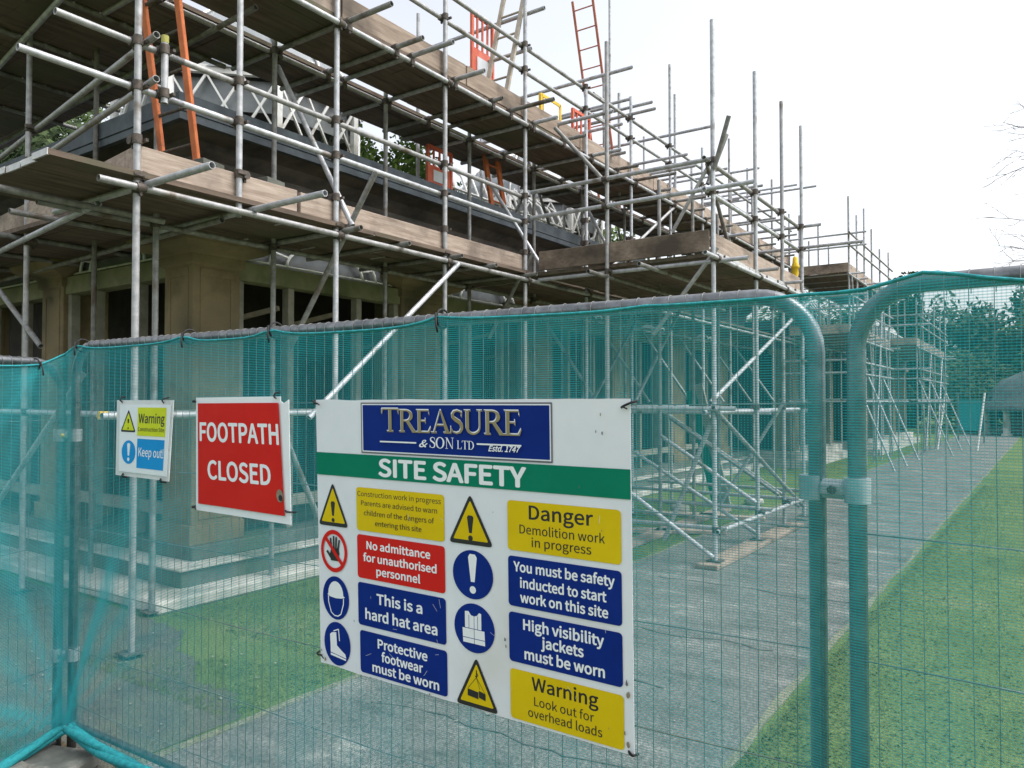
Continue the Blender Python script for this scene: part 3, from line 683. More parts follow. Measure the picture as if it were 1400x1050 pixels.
# low row of white curved glasshouse ribs beyond the first lantern
b = MB()
for k in range(14):
    y = 8.4 + k * .28
    b.sweep([(-7.0, y, 4.45), (-7.02, y, 4.85), (-7.15, y, 5.15), (-7.4, y, 5.35)], .02, 5)
b.sweep([(-7.0, 8.3, 4.86), (-7.0, 12.2, 4.86)], .02, 5); b.build('glasshouse_rib', M['white'], bl)
b = MB(); b.span((-7.6, 8.3, 4.5), (-7.06, 12.2, 4.75)); b.build('rib_upstand', M['stone'], bl)

# far blocks of the building
def wing(x0, x1, y0, y1, label, h=3.6):
    root = thing('garden_wing', ((x0 + x1) / 2, y0, 0), label, 'building')
    b = MB(); b.span((x0, y0 + .5, .4), (x1 - .5, y1, h)); b.build('inner_wall', M['dark'], root)  # near-black block stands in for the shaded inside of the wing
    b = MB(); b.span((x0 - .3, y0 - .4, 0), (x1 + .5, y1, .2)); b.span((x0 - .1, y0 - .2, .2), (x1 + .25, y1, .398)); b.build('step', M['step'], root)
    n = int((y1 - y0) / 2.6)
    for i in range(n + 1):
        y = y0 + i * (y1 - y0 - .6) / n
        b = MB(); b.span((x1 - .5, y, .398), (x1, y + .6, h - .55)); b.span((x1 - .58, y - .08, h - .65), (x1 + .08, y + .68, h - .5)); b.build('pillar', M['stone'], root)
    for x in (x0 + .6, (x0 + x1) / 2):
        b = MB(); b.span((x - .5, y0, .398), (x, y0 + .45, h - .55)); b.build('pillar', M['stone'], root)
    b = MB(); b.span((x0, y0 - .02, h - .5), (x1 + .02, y1, h)); b.build('frieze', M['darkstone'], root)
    b = MB(); b.span((x0 - .3, y0 - .35, h), (x1 + .35, y1 + .3, h + .22)); b.build('cornice', M['lead'], root)
    b = MB()
    for i in range(18):
        y = y0 + .2 + i * .5
        if y < y1: b.sweep([(x1 - .1, y, h + .22), (x1 - .12, y, h + .8), (x1 - .4, y, h + 1.2)], .025, 5)
    b.sweep([(x1 - .11, y0, h + .8), (x1 - .11, y1, h + .8)], .03, 5); b.build('glasshouse_rib', M['white'], root)
    return root
wing(-9.5, -5.2, 20.4, 25.2, 'stone garden wing with white roof ribs beyond the projecting scaffold bay')
wing(-9, -4.5, 26.4, 36, 'farthest stone garden wing standing near the end of the path')

# ------------------------------------------------------------------ ladders, barriers and other things on the scaffold
def ladder(p0, p1, side, w, m, label, n, rs=.021, rr=.012, group=None, dark=None):
    p0 = Vector(p0); p1 = Vector(p1); s = Vector(side).normalized() * w / 2
    root = thing('ladder', p0, label, 'ladder', group)
    for k in (-1, 1):
        b = MB(); b.bar(p0 + s * k, p1 + s * k, rs * 1.2, rs * 2.4, up=s); b.build('stile', M[m], root, .004)
    for i in range(n):
        t = (i + .5) / n; c = p0.lerp(p1, t); b = MB(); b.tube(c - s * 1.0, c + s * 1.0, rr, 8, False); b.build('rung', M[dark or m], root)
    return root
ladder((-5.5, 3.40, 3.28), (-5.46, 2.86, 6.9), (1, .05, 0), .42, 'orange', 'worn orange ladder at the scaffold corner, rising from the lower deck', 13, .026, .013, dark='clamp')
ladder((-6.18, 12.0, 5.14), (-6.18, 11.0, 8.5), (1, 0, 0), .38, 'redpaint', 'thin faded red ladder standing up against the sky above the top deck', 11, .018, .012)
ladder((-5.25, 7.17, 5.14), (-5.25, 8.1, 8.4), (1, 0, 0), .32, 'ladderwood', 'bare timber ladder on the top deck behind the red barrier', 11, .026, .014)
ladder((-6.2, 8.62, 4.40), (-6.2, 8.44, 5.12), (0, 1, 0), .3, 'orange', 'short bright orange ladder end on the cornice under the top deck', 3, .034, .014)
def barrier(c, d, w, h, label, m='barrier', solid=False):
    """chapter-type plastic pedestrian barrier: frame, panel with a white reflective board"""
    c = Vector(c); d = Vector(d).normalized(); Z = Vector((0, 0, 1)); root = thing('barrier', c, label, 'barrier')
    b = MB(); a, e = c - d * w / 2, c + d * w / 2
    for p in (a, e): b.bar(p, p + Z * h, .04, .04)
    b.bar(a + Z * h * .97, e + Z * h * .97, .04, .05); b.bar(a + Z * .05, e + Z * .05, .04, .05)
    for k in range(1, 4 if not solid else 1): q = a.lerp(e, k / 4); b.bar(q + Z * h * .55, q + Z * h, .025, .025)
    b.build('frame', M[m], root, .004)
    b = MB(); b.bar(a + Z * h * (.5 if solid else .33), e + Z * h * (.5 if solid else .33), .02, h * (.9 if solid else .45)); p_ = b.build('panel', M[m], root)
    n = d.cross(Z); b = MB()
    for k in (-1, 1): b.bar(a.lerp(e, .1 if solid else .2) + Z * h * (.5 if solid else .33) + n * .017 * k, a.lerp(e, .9 if solid else .8) + Z * h * (.5 if solid else .33) + n * .017 * k, .004, h * (.8 if solid else .26))
    b.build('reflective_board', M['sw'], p_); return root
barrier((-5.6, 7.44, 5.5), (0, 1, 0), .42, 1.0, 'red plastic barrier with white panel on the top deck by the timber ladder')
barrier((-6.3, 7.45, 4.42), (0, 1, 0), .46, .56, 'orange-red barrier with white panel on the cornice under the top deck')
barrier((-5.45, 8.8, 5.42), (0, 1, 0), .5, .46, 'small yellow framed white board on the top deck guard rail', 'yellow', True)
barrier((-5.5, 9.75, 5.2), (0, 1, 0), .5, .8, 'slim red barrier on the top deck right of the yellow framed one')
root = thing('rubble_chute', (-2.95, 11.78, 3.3), 'small bright yellow flared plastic tube hanging at the far end of projecting bay', 'chute')
b = MB(); b.lathe((-2.95, 11.78, 0), [(.02, 3.90), (.038, 3.88), (.042, 3.80), (.062, 3.75), (.062, 3.73), (.045, 3.72), (.05, 3.64), (.035, 3.58), (.035, 3.30)], 12); b.build('body', M['yellow'], root)

# things lying or standing on the grass behind the net
def leaning_board(p0, p1, w, t, m, label):
    b = MB(); b.bar(p0, p1, w, t, up=(1, 0, 0)); return tag(b.build('leaning_plank', M[m], None, .004), label, 'plank')
leaning_board((-4.3, 12.2, .02), (-4.75, 12.2, 1.9), .05, .22, 'leaf_blue' if False else 'sg', 'dark green board leaning beside the pale plank under the scaffold')
leaning_board((-4.15, 12.15, .02), (-4.60, 12.1, 2.0), .05, .14, 'greywood', 'pale timber plank leaning against the scaffold beside a green board')
root = thing('site_notice', (-4.5, 8.6, .55), 'white and yellow notice tied low on scaffold behind the netting', 'notice')
b = MB(); b.span((-4.70, 8.60, .62), (-4.42, 8.62, 1.2)); b.build('board', M['sw'], root); b = MB(); b.span((-4.66, 8.594, .52), (-4.46, 8.606, .74)); b.build('yellow_panel', M['sy'], root)
for i, (x, y, lab) in enumerate(((-4.5, 11.0, 'white stone lump on the grass under the projecting scaffold bay'), (-3.85, 12.6, 'pinkish stone lump on the grass beside the leaning boards'))):
    b = MB(); r = random.Random(i)
    b.lathe((x, y, 0), [(.12, 0), (.16, .05), (.13, .12), (.02, .14)], 9); b.v = [(v[0] + r.uniform(-.02, .02), v[1] + r.uniform(-.02, .02), v[2]) for v in b.v]
    tag(b.build('stone', M['step'], None), lab, 'stone')
# screen and leaning poles at the path end
root = thing('screen_fence', (-2.2, 36, 0), 'small bright teal screen closing the far end of the path', 'fence')
b = MB(); b.span((-2.6, 36, .5), (-1.7, 36.03, 1.75)); b.build('screen', M['hem'], root)
for x in (-2.6, -1.7):
    b = MB(); b.tube((x, 35.95, 0), (x, 35.95, 2.05), .03); b.build('post', M['zinc'], root)
for x, lab in ((-2.75, 'white pole leaning left of the teal screen at the path end'), (-1.55, 'white pole leaning right of the teal screen at the path end')):
    b = MB(); b.tube((x - .1, 30.5, 0), (x + .12, 31.0, 2.0), .035); tag(b.build('pole', M['white']), lab, 'pole')

# domed shelter at the end of the path
root = thing('domed_shelter', (.9, 46, 0), 'grey low-domed garden shelter on columns at the end of the path', 'shelter')
b = MB(); b.lathe((.9, 46, 0), [(3.4, 1.25), (3.4, 1.45), (3.1, 1.5), (2.9, 2.1), (2.35, 2.75), (1.4, 3.2), (.4, 3.42), (.05, 3.44)], 32); b.build('dome', M['dome'], root)
for k in range(10):
    a = 2 * math.pi * k / 10 + .2; b = MB(); b.lathe((0.9 + 3.0 * math.cos(a), 46 + 3.0 * math.sin(a), 0), [(.24, 0), (.24, .1), (.17, .15), (.15, 1.15), (.22, 1.25)], 12); b.build('column', M['step'], root)
b = MB(); b.lathe((.9, 46, 0), [(2.2, 0), (2.2, 1.25)], 20); b.build('core_wall', M['darkstone'], root)

# ------------------------------------------------------------------ trees
def crown_mesh(rx, rz, n, size, seed, conical=False, gaps=.25):
    r = random.Random(seed); b = MB()
    cl = []
    for _ in range(46):
        while True:
            p = Vector((r.uniform(-1, 1), r.uniform(-1, 1), r.uniform(-1, 1)))
            if p.length < 1: break
        if conical:
            k = (1 - (p.z + 1) / 2) ** .8; p.x *= k; p.y *= k
        else:
            p *= (.55 + .45 * r.random()) / max(.35, p.length ** .5)
        cl.append((Vector((p.x * rx, p.y * rx, p.z * rz)), r.uniform(.22, .40) * rx * (1 if not conical else .75)))
    for i in range(n):
        c, cr = cl[r.randrange(len(cl))]
        d = Vector((r.gauss(0, 1), r.gauss(0, 1), r.gauss(0, .8))).normalized() * cr * r.random() ** .45
        p = c + d; s_ = size * r.uniform(.5, 1.4)
        u = Vector((r.gauss(0, 1), r.gauss(0, 1), r.gauss(0, .6))).normalized(); v = u.orthogonal().normalized()
        b.add([p - u * s_, p + v * s_ * .5, p + u * s_, p - v * s_ * .45], [(0, 1, 2, 3)])
    return b
TREE_MESH = {}
def tree(name, x, y, h, w, leaf, label, seed, conical=False, n=2600, trunk=.3, zb=.12, base=0, group='trees beyond the garden'):
    root = thing(name, (x, y, base), label, 'tree', group)
    key = (leaf, seed % 3, conical, n)
    if key not in TREE_MESH:
        b = crown_mesh(1.0, 1.0, n, .05 if n < 12000 else .03, seed, conical); me = b.build('crown', M[leaf]); TREE_MESH[key] = me.data; COL.objects.unlink(me); D.objects.remove(me)
    c = D.objects.new('crown', TREE_MESH[key]); COL.objects.link(c); c.parent = root
    hz = h * (1 - zb) / 2; c.location = (0, 0, h * zb + hz); c.scale = (w / 2, w / 2, hz); c.rotation_euler.z = seed * 1.7
    b = MB(); b.sweep([(x, y, base), (x + .1, y, base + h * .3), (x - .1, y + .1, base + h * .62), (x, y, base + h * .85)], .3, 8, radii=[trunk, trunk * .75, trunk * .45, trunk * .15])
    for k in range(5):
        a = k * 1.3 + seed; z = base + h * (.3 + .09 * k)
        b.sweep([(x, y, z), (x + math.cos(a) * w * .2, y + math.sin(a) * w * .2, z + h * .08), (x + math.cos(a) * w * .36, y + math.sin(a) * w * .36, z + h * .18)], .1, 6, radii=[trunk * .4, trunk * .25, trunk * .08])
    b.build('trunk', M['bark'], root)
    return root
tree('conifer_tree', -2.2, 56, 9.3, 7.0, 'leaf_blue', 'tall dark conifer behind the far scaffold, its top against the sky', 1, False, 9000, .35, .03)
tree('conifer_tree', -6.6, 54, 9.4, 7.0, 'leaf_dark', 'shorter dark conifer left of the tallest conifer beyond the scaffold', 2, True, 9000, .35, .05)
tree('broadleaf_tree', 3.4, 52, 8.6, 9.5, 'leaf_mid', 'rounded mid green tree right of the tall conifer', 3, False, 9000, .3, .02)
tree('broadleaf_tree', 0.6, 62, 8.0, 10, 'leaf_lime', 'light green tree behind the domed shelter', 4, False, 9000, .3, .02)
tree('broadleaf_tree', 8.5, 50, 9.6, 9, 'leaf_lime', 'fresh green tree right of the domed shelter', 5, False, 9000, .3, .02)
tree('broadleaf_tree', 7, 64, 10.5, 10, 'leaf_mid', 'tall leafy tree far behind at right of the domed shelter', 6, False, 9000)
tree('broadleaf_tree', -9.5, 62, 9.5, 9, 'leaf_mid', 'leafy tree far beyond the garden wings', 7, False, 9000, .3, .02)
tree('broadleaf_tree', -14, 58, 9.8, 10, 'leaf_dark', 'dark broad tree behind the long building roof', 8, False, 9000)
tree('broadleaf_tree', 13, 56, 10.5, 10, 'leaf_dark', 'large dark tree at the far right edge of the lawn', 9, False, 9000, .3, .02)
tree('evergreen_bush', 6.2, 47, 4.2, 5, 'leaf_dark', 'low dark evergreen bush right of the domed shelter', 10, False, 5200, .2, .0)
tree('evergreen_bush', -3.0, 48, 4.6, 6, 'leaf_dark', 'low dark evergreen bush left of the domed shelter', 11, False, 5200, .2, .0)
tree('broadleaf_tree', -24, 10.2, 12.5, 9, 'leaf_mid', 'mossy green tree seen at the left between the scaffold rails', 12, False, 24000, .3, .2, group='trees behind the building')
tree('broadleaf_tree', -28, 7.5, 13, 9, 'leaf_dark', 'dark tree further left behind the stone building', 13, False, 24000, .3, .2, group='trees behind the building')
tree('evergreen_bush', -17.5, 9.3, 9.2, 6.5, 'leaf_dark', 'dense dark evergreen beside the building roof at the left', 16, False, 24000, .2, .0, group='trees behind the building')
tree('evergreen_bush', -21.5, 7.0, 9.6, 8, 'leaf_dark', 'dense dark evergreen at the very left edge behind the scaffold', 17, False, 24000, .2, .0, group='trees behind the building')
tree('broadleaf_tree', -19.7, 20.4, 12.4, 7, 'leaf_mid', 'bright green tree showing right of the white roof lattice', 14, False, 24000, .3, .2, group='trees behind the building')
tree('broadleaf_tree', -16.5, 27, 11, 8, 'leaf_mid', 'green tree glimpsed between the two roof lanterns', 15, False, 24000, .3, .2, group='trees behind the building')
# bare tree out of frame at the right, its thin twigs reaching into the sky
root = thing('bare_tree', (1.25, 18.8, 0), 'bare tree whose thin twigs reach into the white sky at right', 'tree')
b = MB(); b.sweep([(1.25, 18.8, 0), (1.2, 18.8, 2.5), (1.3, 18.9, 5), (1.25, 18.8, 8.5)], .2, 8, radii=[.22, .17, .11, .03]); b.build('trunk', M['bark'], root)
b = MB(); r = random.Random(5)
def twig(p, d, l, rad, k):
    if k == 0 or rad < .0012: return
    pts = [p]; q = p; dd = d
    for _ in range(5):
        dd = (dd + Vector((r.gauss(0, .12), r.gauss(0, .12), r.gauss(0, .12)))).normalized(); q = q + dd * l / 5; pts.append(q)
    b.sweep(pts, rad, 4, radii=[rad * (1 - .13 * i) for i in range(6)])
    for j in range(3):
        t = pts[2 + j]; twig(t, (dd + Vector((r.gauss(0, .6), r.gauss(0, .4), r.gauss(0, .45)))).normalized(), l * .62, rad * .55, k - 1)
for z, dz in ((4.6, .12), (5.4, .1), (6.1, .15), (6.8, .2), (7.4, .3)):
    twig(Vector((1.25, 18.8, z)), Vector((-.83, -.57, dz)).normalized(), 1.6, .022, 4); twig(Vector((1.25, 18.8, z + .3)), Vector((.8, .3, dz + .2)).normalized(), 1.35, .014, 3)
b.build('branches', M['bark'], root)

# ------------------------------------------------------------------ fence panels
FW, FH = 3.46, 1.99
def fence_panel(a, ang, label, zoff=0.0, wires=(.25, .52, .82, 1.105, 1.41, 1.715)):
    root = thing('mesh_fence', (a[0], a[1], zoff), label, 'fence', 'mesh fence panels', ang)
    f = MB(); f.local = True; Rb = .15; r_ = .0212; pts = [(0, 0, .02)]
    pts += [(0, 0, FH - Rb)] + [(Rb - Rb * math.cos(t), 0, FH - Rb + Rb * math.sin(t)) for t in [math.pi / 2 * i / 8 for i in range(1, 9)]]
    pts += [(FW * i / 8, 0, FH) for i in range(1, 8)]
    pts += [(FW - Rb + Rb * math.sin(t), 0, FH - Rb + Rb * math.cos(t)) for t in [math.pi / 2 * i / 8 for i in range(0, 9)]] + [(FW, 0, .02)]
    f.sweep(pts, r_, 14); f.build('frame', M['zinc'], root)
    f = MB(); f.local = True; f.tube((.0, 0, .14), (FW, 0, .14), .0165, 10, False); f.build('bottom_rail', M['zinc'], root)
    g = MB(); g.local = True; n = 73
    for i in range(1, n):
        x = FW * i / n; e = min(x, FW - x); zt = FH
        if e < Rb: zt = FH - Rb + math.sqrt(max(0, Rb * Rb - (Rb - e) ** 2))
        loop = [(x, -.022, .12), (x, -.0225, zt - .03)] + [(x, -.0225 * math.cos(t), zt + .0225 * math.sin(t)) for t in [math.pi * k / 8 for k in range(0, 9)]] + [(x, .02, zt - .03)]
        g.sweep(loop, .0012, 4)
    for z in wires: g.sweep([(.01 + (FW - .02) * i / 10, -.024 + .003 * math.sin(i * 2.1 + z * 9), z + .006 * math.sin(i * 1.3 + z * 7)) for i in range(11)], .0021, 4, mi=1 if abs(z - .82) < .01 else 0)
    g.build('wire_mesh', [M['wire'], M['rustwire']], root)
    return root
A = Vector((-3.905, 1.845)); Bv = Vector((-.462, 1.983))
angM = math.atan2(Bv.y - A.y, Bv.x - A.x)
fence_panel(A, angM, 'galvanised mesh fence panel carrying the three signs behind teal netting')
RA = Vector((-.352, 1.963)); angR = -.049
fence_panel(RA, angR, 'galvanised mesh fence panel at right across the path and lawn')
LP = Vector((-3.962, 1.80)); dL = Vector((.317, -.948)); LA = LP + dL * FW
fence_panel(LA, math.atan2(-dL.y, -dL.x), 'galvanised mesh fence panel at far left, angled towards the viewer', -.085)
def fence_clip(p, q, z, label, r_=.030, tagcol=None):
    c = (Vector((*p, z)) + Vector((*q, z))) / 2; root = thing('fence_clip', c, label, 'clamp', 'clamps joining fence panels')
    b = MB()
    for k in (p, q): b.tube((k[0], k[1], z - .03), (k[0], k[1], z + .03), r_, 14, False)
    b.build('sleeve', M['galv'], root)
    b = MB(); d = (Vector(q) - Vector(p)).normalized()
    b.bar((p[0] + d.x * .02, p[1] + d.y * .02, z), (q[0] - d.x * .02, q[1] - d.y * .02, z), .042, .046); b.build('bridge', M['galv'], root, .012)
    b = MB(); m = (Vector(p) + Vector(q)) / 2; b.tube((m.x, m.y - .034, z), (m.x, m.y + .04, z), .011, 6, False); b.build('bolt', M['yellow' if tagcol else 'clamp'], root)
    return root
fence_clip(Bv, RA, 1.505, 'galvanised clamp joining the middle and right fence panels')
fence_clip(LP, A, 1.55, 'clamp with yellow bolt joining the left and middle fence panels', tagcol=1)
fence_clip(LP, A, .475, 'low rusty clamp joining the left and middle fence panels', .03)
# rubber block foot with lifting slots
root = thing('rubber_block', (-3.83, 1.68, 0), 'grey rubber block foot under the fence corner, with a lifting slot', 'fence foot')
b = MB(); r90 = Matrix.Rotation(.35, 3, 'Z')
def rr(cx, cy, w, d, rad, n=5):
    P = []
    for sx, sy, a0 in ((1, 1, 0), (-1, 1, 90), (-1, -1, 180), (1, -1, 270)):
        for i in range(n + 1):
            a = R(a0 + 90 * i / n); P.append((cx + sx * (w / 2 - rad) + rad * math.cos(a), cy + sy * (d / 2 - rad) + rad * math.sin(a)))
    return P
def ringprism(outer, inner, z0, z1, mb):
    n = len(outer); vs = [(x, y, z0) for x, y in outer] + [(x, y, z1) for x, y in outer] + [(x, y, z0) for x, y in inner] + [(x, y, z1) for x, y in inner]; fs = []
    for i in range(n):
        j = (i + 1) % n; fs += [(i, j, n + j, n + i), (n + i, n + j, 3 * n + j, 3 * n + i), (3 * n + i, 3 * n + j, 2 * n + j, 2 * n + i)]
    mb.add(vs, fs)
ring_o = rr(0, 0, .30, .22, .06); ring_i = rr(0, 0, .13, .06, .028)
ringprism(ring_o, ring_i, 0, .085, b); b.v = [tuple(r90 @ Vector(v) + Vector((-3.86, 1.46, 0))) for v in b.v]
c = MB(); c.prism(rr(0, 0, .34, .22, .03), 0, .07); c.v = [tuple(r90 @ Vector(v) + Vector((-3.76, 1.70, 0))) for v in c.v]
b.add(c.v, c.f); b.build('block', M['foot'], root, .014)

# ------------------------------------------------------------------ debris netting: one sheet over all three panels
def net():
    nL = Vector((.948, .317)); off = .042
    dM = (Bv - A).normalized(); nM = Vector((dM.y, -dM.x)); dR = Vector((math.cos(angR), math.sin(angR))); nR = Vector((dR.y, -dR.x))
    ctrl = [(LP + dL * 2.6 + nL * off, 'L'), (LP + dL * .20 + nL * off, 'L'), (LP + dL * .02 + nL * (off + .002), 'C'), (A + dM * .03 + nM * off, 'C'), (A + dM * .12 + nM * off, 'M'), (Bv + nM * off, 'M'), (RA + nR * off, 'G'), (RA + dR * 3.0 + nR * off, 'R')]
    P = []; s = 0; SV = []
    for i in range(len(ctrl) - 1):
        a, c = ctrl[i][0], ctrl[i + 1][0]; n = max(1, int((c - a).length / .03))
        for k in range(n): P.append(a.lerp(c, k / n))
    P.append(ctrl[-1][0]); SV = [0]
    for i in range(1, len(P)): SV.append(SV[-1] + (P[i] - P[i - 1]).length)
    def sof(pt): return min(zip(SV, P), key=lambda q: (q[1] - pt).length)[0]
    sG = sof(LP + dL * .0 + nL * off); sA = sof(A + dM * .05 + nM * off); sB = sof(Bv + nM * off); sRt = sof(RA + nR * off)
    # ties along the top hem (s, z); the hem sags between them
    ties = [(sG - 2.4, 1.90), (sG - 1.2, 1.90), (sG - .13, 1.895), (sA + .02, 1.995), (sA + .88, 2.0), (sA + 1.42, 2.0), (sA + 2.24, 1.998), (sA + 2.95, 1.985), (sB + .02, 1.985), (sRt + .045, 1.985), (sRt + .17, 2.014), (sRt + .34, 1.974), (sRt + 1.4, 1.98), (sRt + 3, 1.98)]
    sag = [.0, .02, .0, .028, .03, .03, .012, .004, .004, .0, .004, .012, .02]
    def top(s):
        for i in range(len(ties) - 1):
            (s0, z0), (s1, z1) = ties[i], ties[i + 1]
            if s0 <= s <= s1: t = (s - s0) / (s1 - s0); return z0 + (z1 - z0) * t - sag[i] * (1 - (2 * t - 1) ** 4) 
        return 1.95
    sg0 = (sG + sA) / 2
    def bot(s):
        d = s - sg0
        if d < 0: return .085 + .05 * math.exp(-(d / .3) ** 2)
        return .115 + .045 * math.exp(-(d / .3) ** 2)
    NR = 64; vs = []; fs = []; dens = []; uvs = []
    for i, p in enumerate(P):
        s = SV[i]; zt, zb = top(s), bot(s)
        nrm = nM if s > sA else (nL if s < sG else (nM + nL).normalized())
        if s > sRt: nrm = nR
        for k in range(NR + 1):
            v = k / NR; z = zb + (zt - zb) * v
            wob = .006 * noise.noise(Vector((s * 2.1, z * 1.5, 3))) + .004 * noise.noise(Vector((s * 7, z * 3, 8))) + .010 * math.exp(-((zt - z) / .12) ** 2) * 0
            dn = .07 * noise.noise(Vector((s * 5.5, z * .7, 21))) + .05 * noise.noise(Vector((s * 17, z * 1.1, 4)))
            dn += .10 * max(0, noise.noise(Vector((s * 3.1, z * 9, 40)))) * math.exp(-((zt - z) / .22) ** 2)
            # folds gathered to the tie at the bottom corner and to the one at the left panel's top
            for gx, gz, angs, reach in ((sg0, .15, ((64, 3.0, .75), (52, 2.2, .42), (77, 1.8, .35), (38, 1.7, .25), (112, 2.4, .42), (131, 2.0, .3), (153, 2.6, .5), (167, 2.2, .42), (97, 2.4, .3)), .95), (sG - .14, 1.88, ((232, 4.5, .2), (215, 3, .12), (250, 2.5, .12)), .8), (sA + .03, 1.98, ((-75, 2.5, .24), (-60, 2.0, .16), (-100, 3, .2)), .7)):
                dx, dz = s - gx, z - gz; rad = math.hypot(dx, dz)
                if rad < 1e-4: dn += .4; continue
                an = math.degrees(math.atan2(dz, dx))
                for a0, wd, am in angs:
                    da = (an - a0 + 180) % 360 - 180
                    g = math.exp(-(da / (wd * (1 + .25 / (rad + .05)) )) ** 2) * math.exp(-(rad / reach) ** 2) * am
                    dn += g; wob += g * .02
                if gz < 1: dn += .35 * math.exp(-(rad / .10) ** 2)
            dn += .25 * math.exp(-((zt - z) / .012) ** 2) + .10 * math.exp(-((zt - z - .05) / .03) ** 2)
            dn += .25 * math.exp(-((z - zb) / .02) ** 2)
            if sG < s < sA: dn += .12
            for sp in (sB, sRt, sA - .05, sG):      # the sheet lies doubled and tight over the uprights
                dn += .20 * math.exp(-((s - sp) / .022) ** 2)
            if z > 1.8 and sRt + .1 < s: dn += .05
            vs.append((p.x + nrm.x * wob, p.y + nrm.y * wob, z)); dens.append(dn); uvs.append((s, z))
    C_ = NR + 1
    for i in range(len(P) - 1):
        for k in range(NR): fs.append((i * C_ + k, (i + 1) * C_ + k, (i + 1) * C_ + k + 1, i * C_ + k + 1))
    root = thing('debris_netting', (-3.9, 1.75, 0), 'translucent teal debris netting stretched along the fence panels', 'netting')
    b = MB(); b.add(vs, fs, 0, True); o = b.build('sheet', M['net'], root); me = o.data
    at = me.attributes.new('dens', 'FLOAT', 'POINT'); at.data.foreach_set('value', dens)
    ul = me.uv_layers.new(name='uv'); fl = []
    for lp in me.loops: fl += uvs[lp.vertex_index]
    ul.data.foreach_set('uv', fl)
    # rolled hems
    st = [i for i in range(0, len(P), 2)]
    nrm_at = lambda i: nM if SV[i] > sA else nL
    b = MB(); b.sweep([(P[i].x + nrm_at(i).x * .004, P[i].y + nrm_at(i).y * .004, top(SV[i]) - .002) for i in st], .0045, 6); b.build('top_hem', M['hem'], root)
    for lo, hi in ((0, sg0 - .01), (sg0 + .01, 99)):
        idx = [i for i in range(len(P)) if lo <= SV[i] <= hi]
        b = MB()
        for ph in (0, 2.1, 4.2):
            b.sweep([(P[i].x + nrm_at(i).x * (.016 + .013 * math.sin(SV[i] * 6 + ph)), P[i].y + nrm_at(i).y * (.016 + .013 * math.sin(SV[i] * 6 + ph)), bot(SV[i]) - .01 + .014 * math.cos(SV[i] * 5 + ph)) for i in idx], .019, 8)
        b.build('bottom_hem', M['hem'], root)
    # black ties holding the hem to the rail
    for s in (sG - .13, sA + .02, sA + .88, sA + 1.42, sA + 2.24):
        i = min(range(len(P)), key=lambda k: abs(SV[k] - s)); p = P[i]; z = top(s); nn = nrm_at(i); b = MB()
        zc = z - .006; cx, cy = p.x - nn.x * .026, p.y - nn.y * .026
        b.sweep([(cx + nn.x * .034 * math.cos(t), cy + nn.y * .034 * math.cos(t), zc + .031 * math.sin(t)) for t in [2 * math.pi * k / 14 for k in range(14)]], .004, 5, True)
        b.sweep([(p.x + nn.x * .012, p.y + nn.y * .012, z + .01), (p.x + nn.x * .02 + .008, p.y + nn.y * .02, z - .03), (p.x + nn.x * .02 + .015, p.y + nn.y * .02, z - .055)], .0035, 5)
        b.build('tie', M['tie'], root)
net()

# ------------------------------------------------------------------ signs
import os
FONT = None                      # Blender's own bundled grotesque, nearer to the boards' lettering than the default font
_fp = os.path.join(bpy.utils.system_resource('DATAFILES') or '', 'fonts', 'Noto Sans CJK Regular.woff2')
if os.path.exists(_fp):
    try: FONT = D.fonts.load(_fp)
    except Exception: FONT = None
class Sign:
    """maps sign coordinates (s right, t up, lift out of the sheet; metres) onto a slightly skewed sheet hung on the net"""
    def __init__(self, tl, tr, br, bl, w, h, bow=None):
        self.c = [Vector(v) for v in (tl, tr, br, bl)]; self.w, self.h = w, h; self.bow = bow
        self.n = (self.c[1] - self.c[3]).cross(self.c[0] - self.c[2]).normalized()
        if self.n.y > 0: self.n = -self.n
    def P(self, s, t, l=0):
        u, v = s / self.w, t / self.h; tl, tr, br, bl = self.c
        p = (bl * (1 - u) + br * u) * (1 - v) + (tl * (1 - u) + tr * u) * v
        return p + self.n * (l + (self.bow(s, t) if self.bow else 0))
def tri_fan(poly): return [tuple(range(len(poly)))]
def rrect(s0, t0, s1, t1, rad=.012, n=4, seg=10):
    P = rr((s0 + s1) / 2, (t0 + t1) / 2, s1 - s0, t1 - t0, rad, n); return P
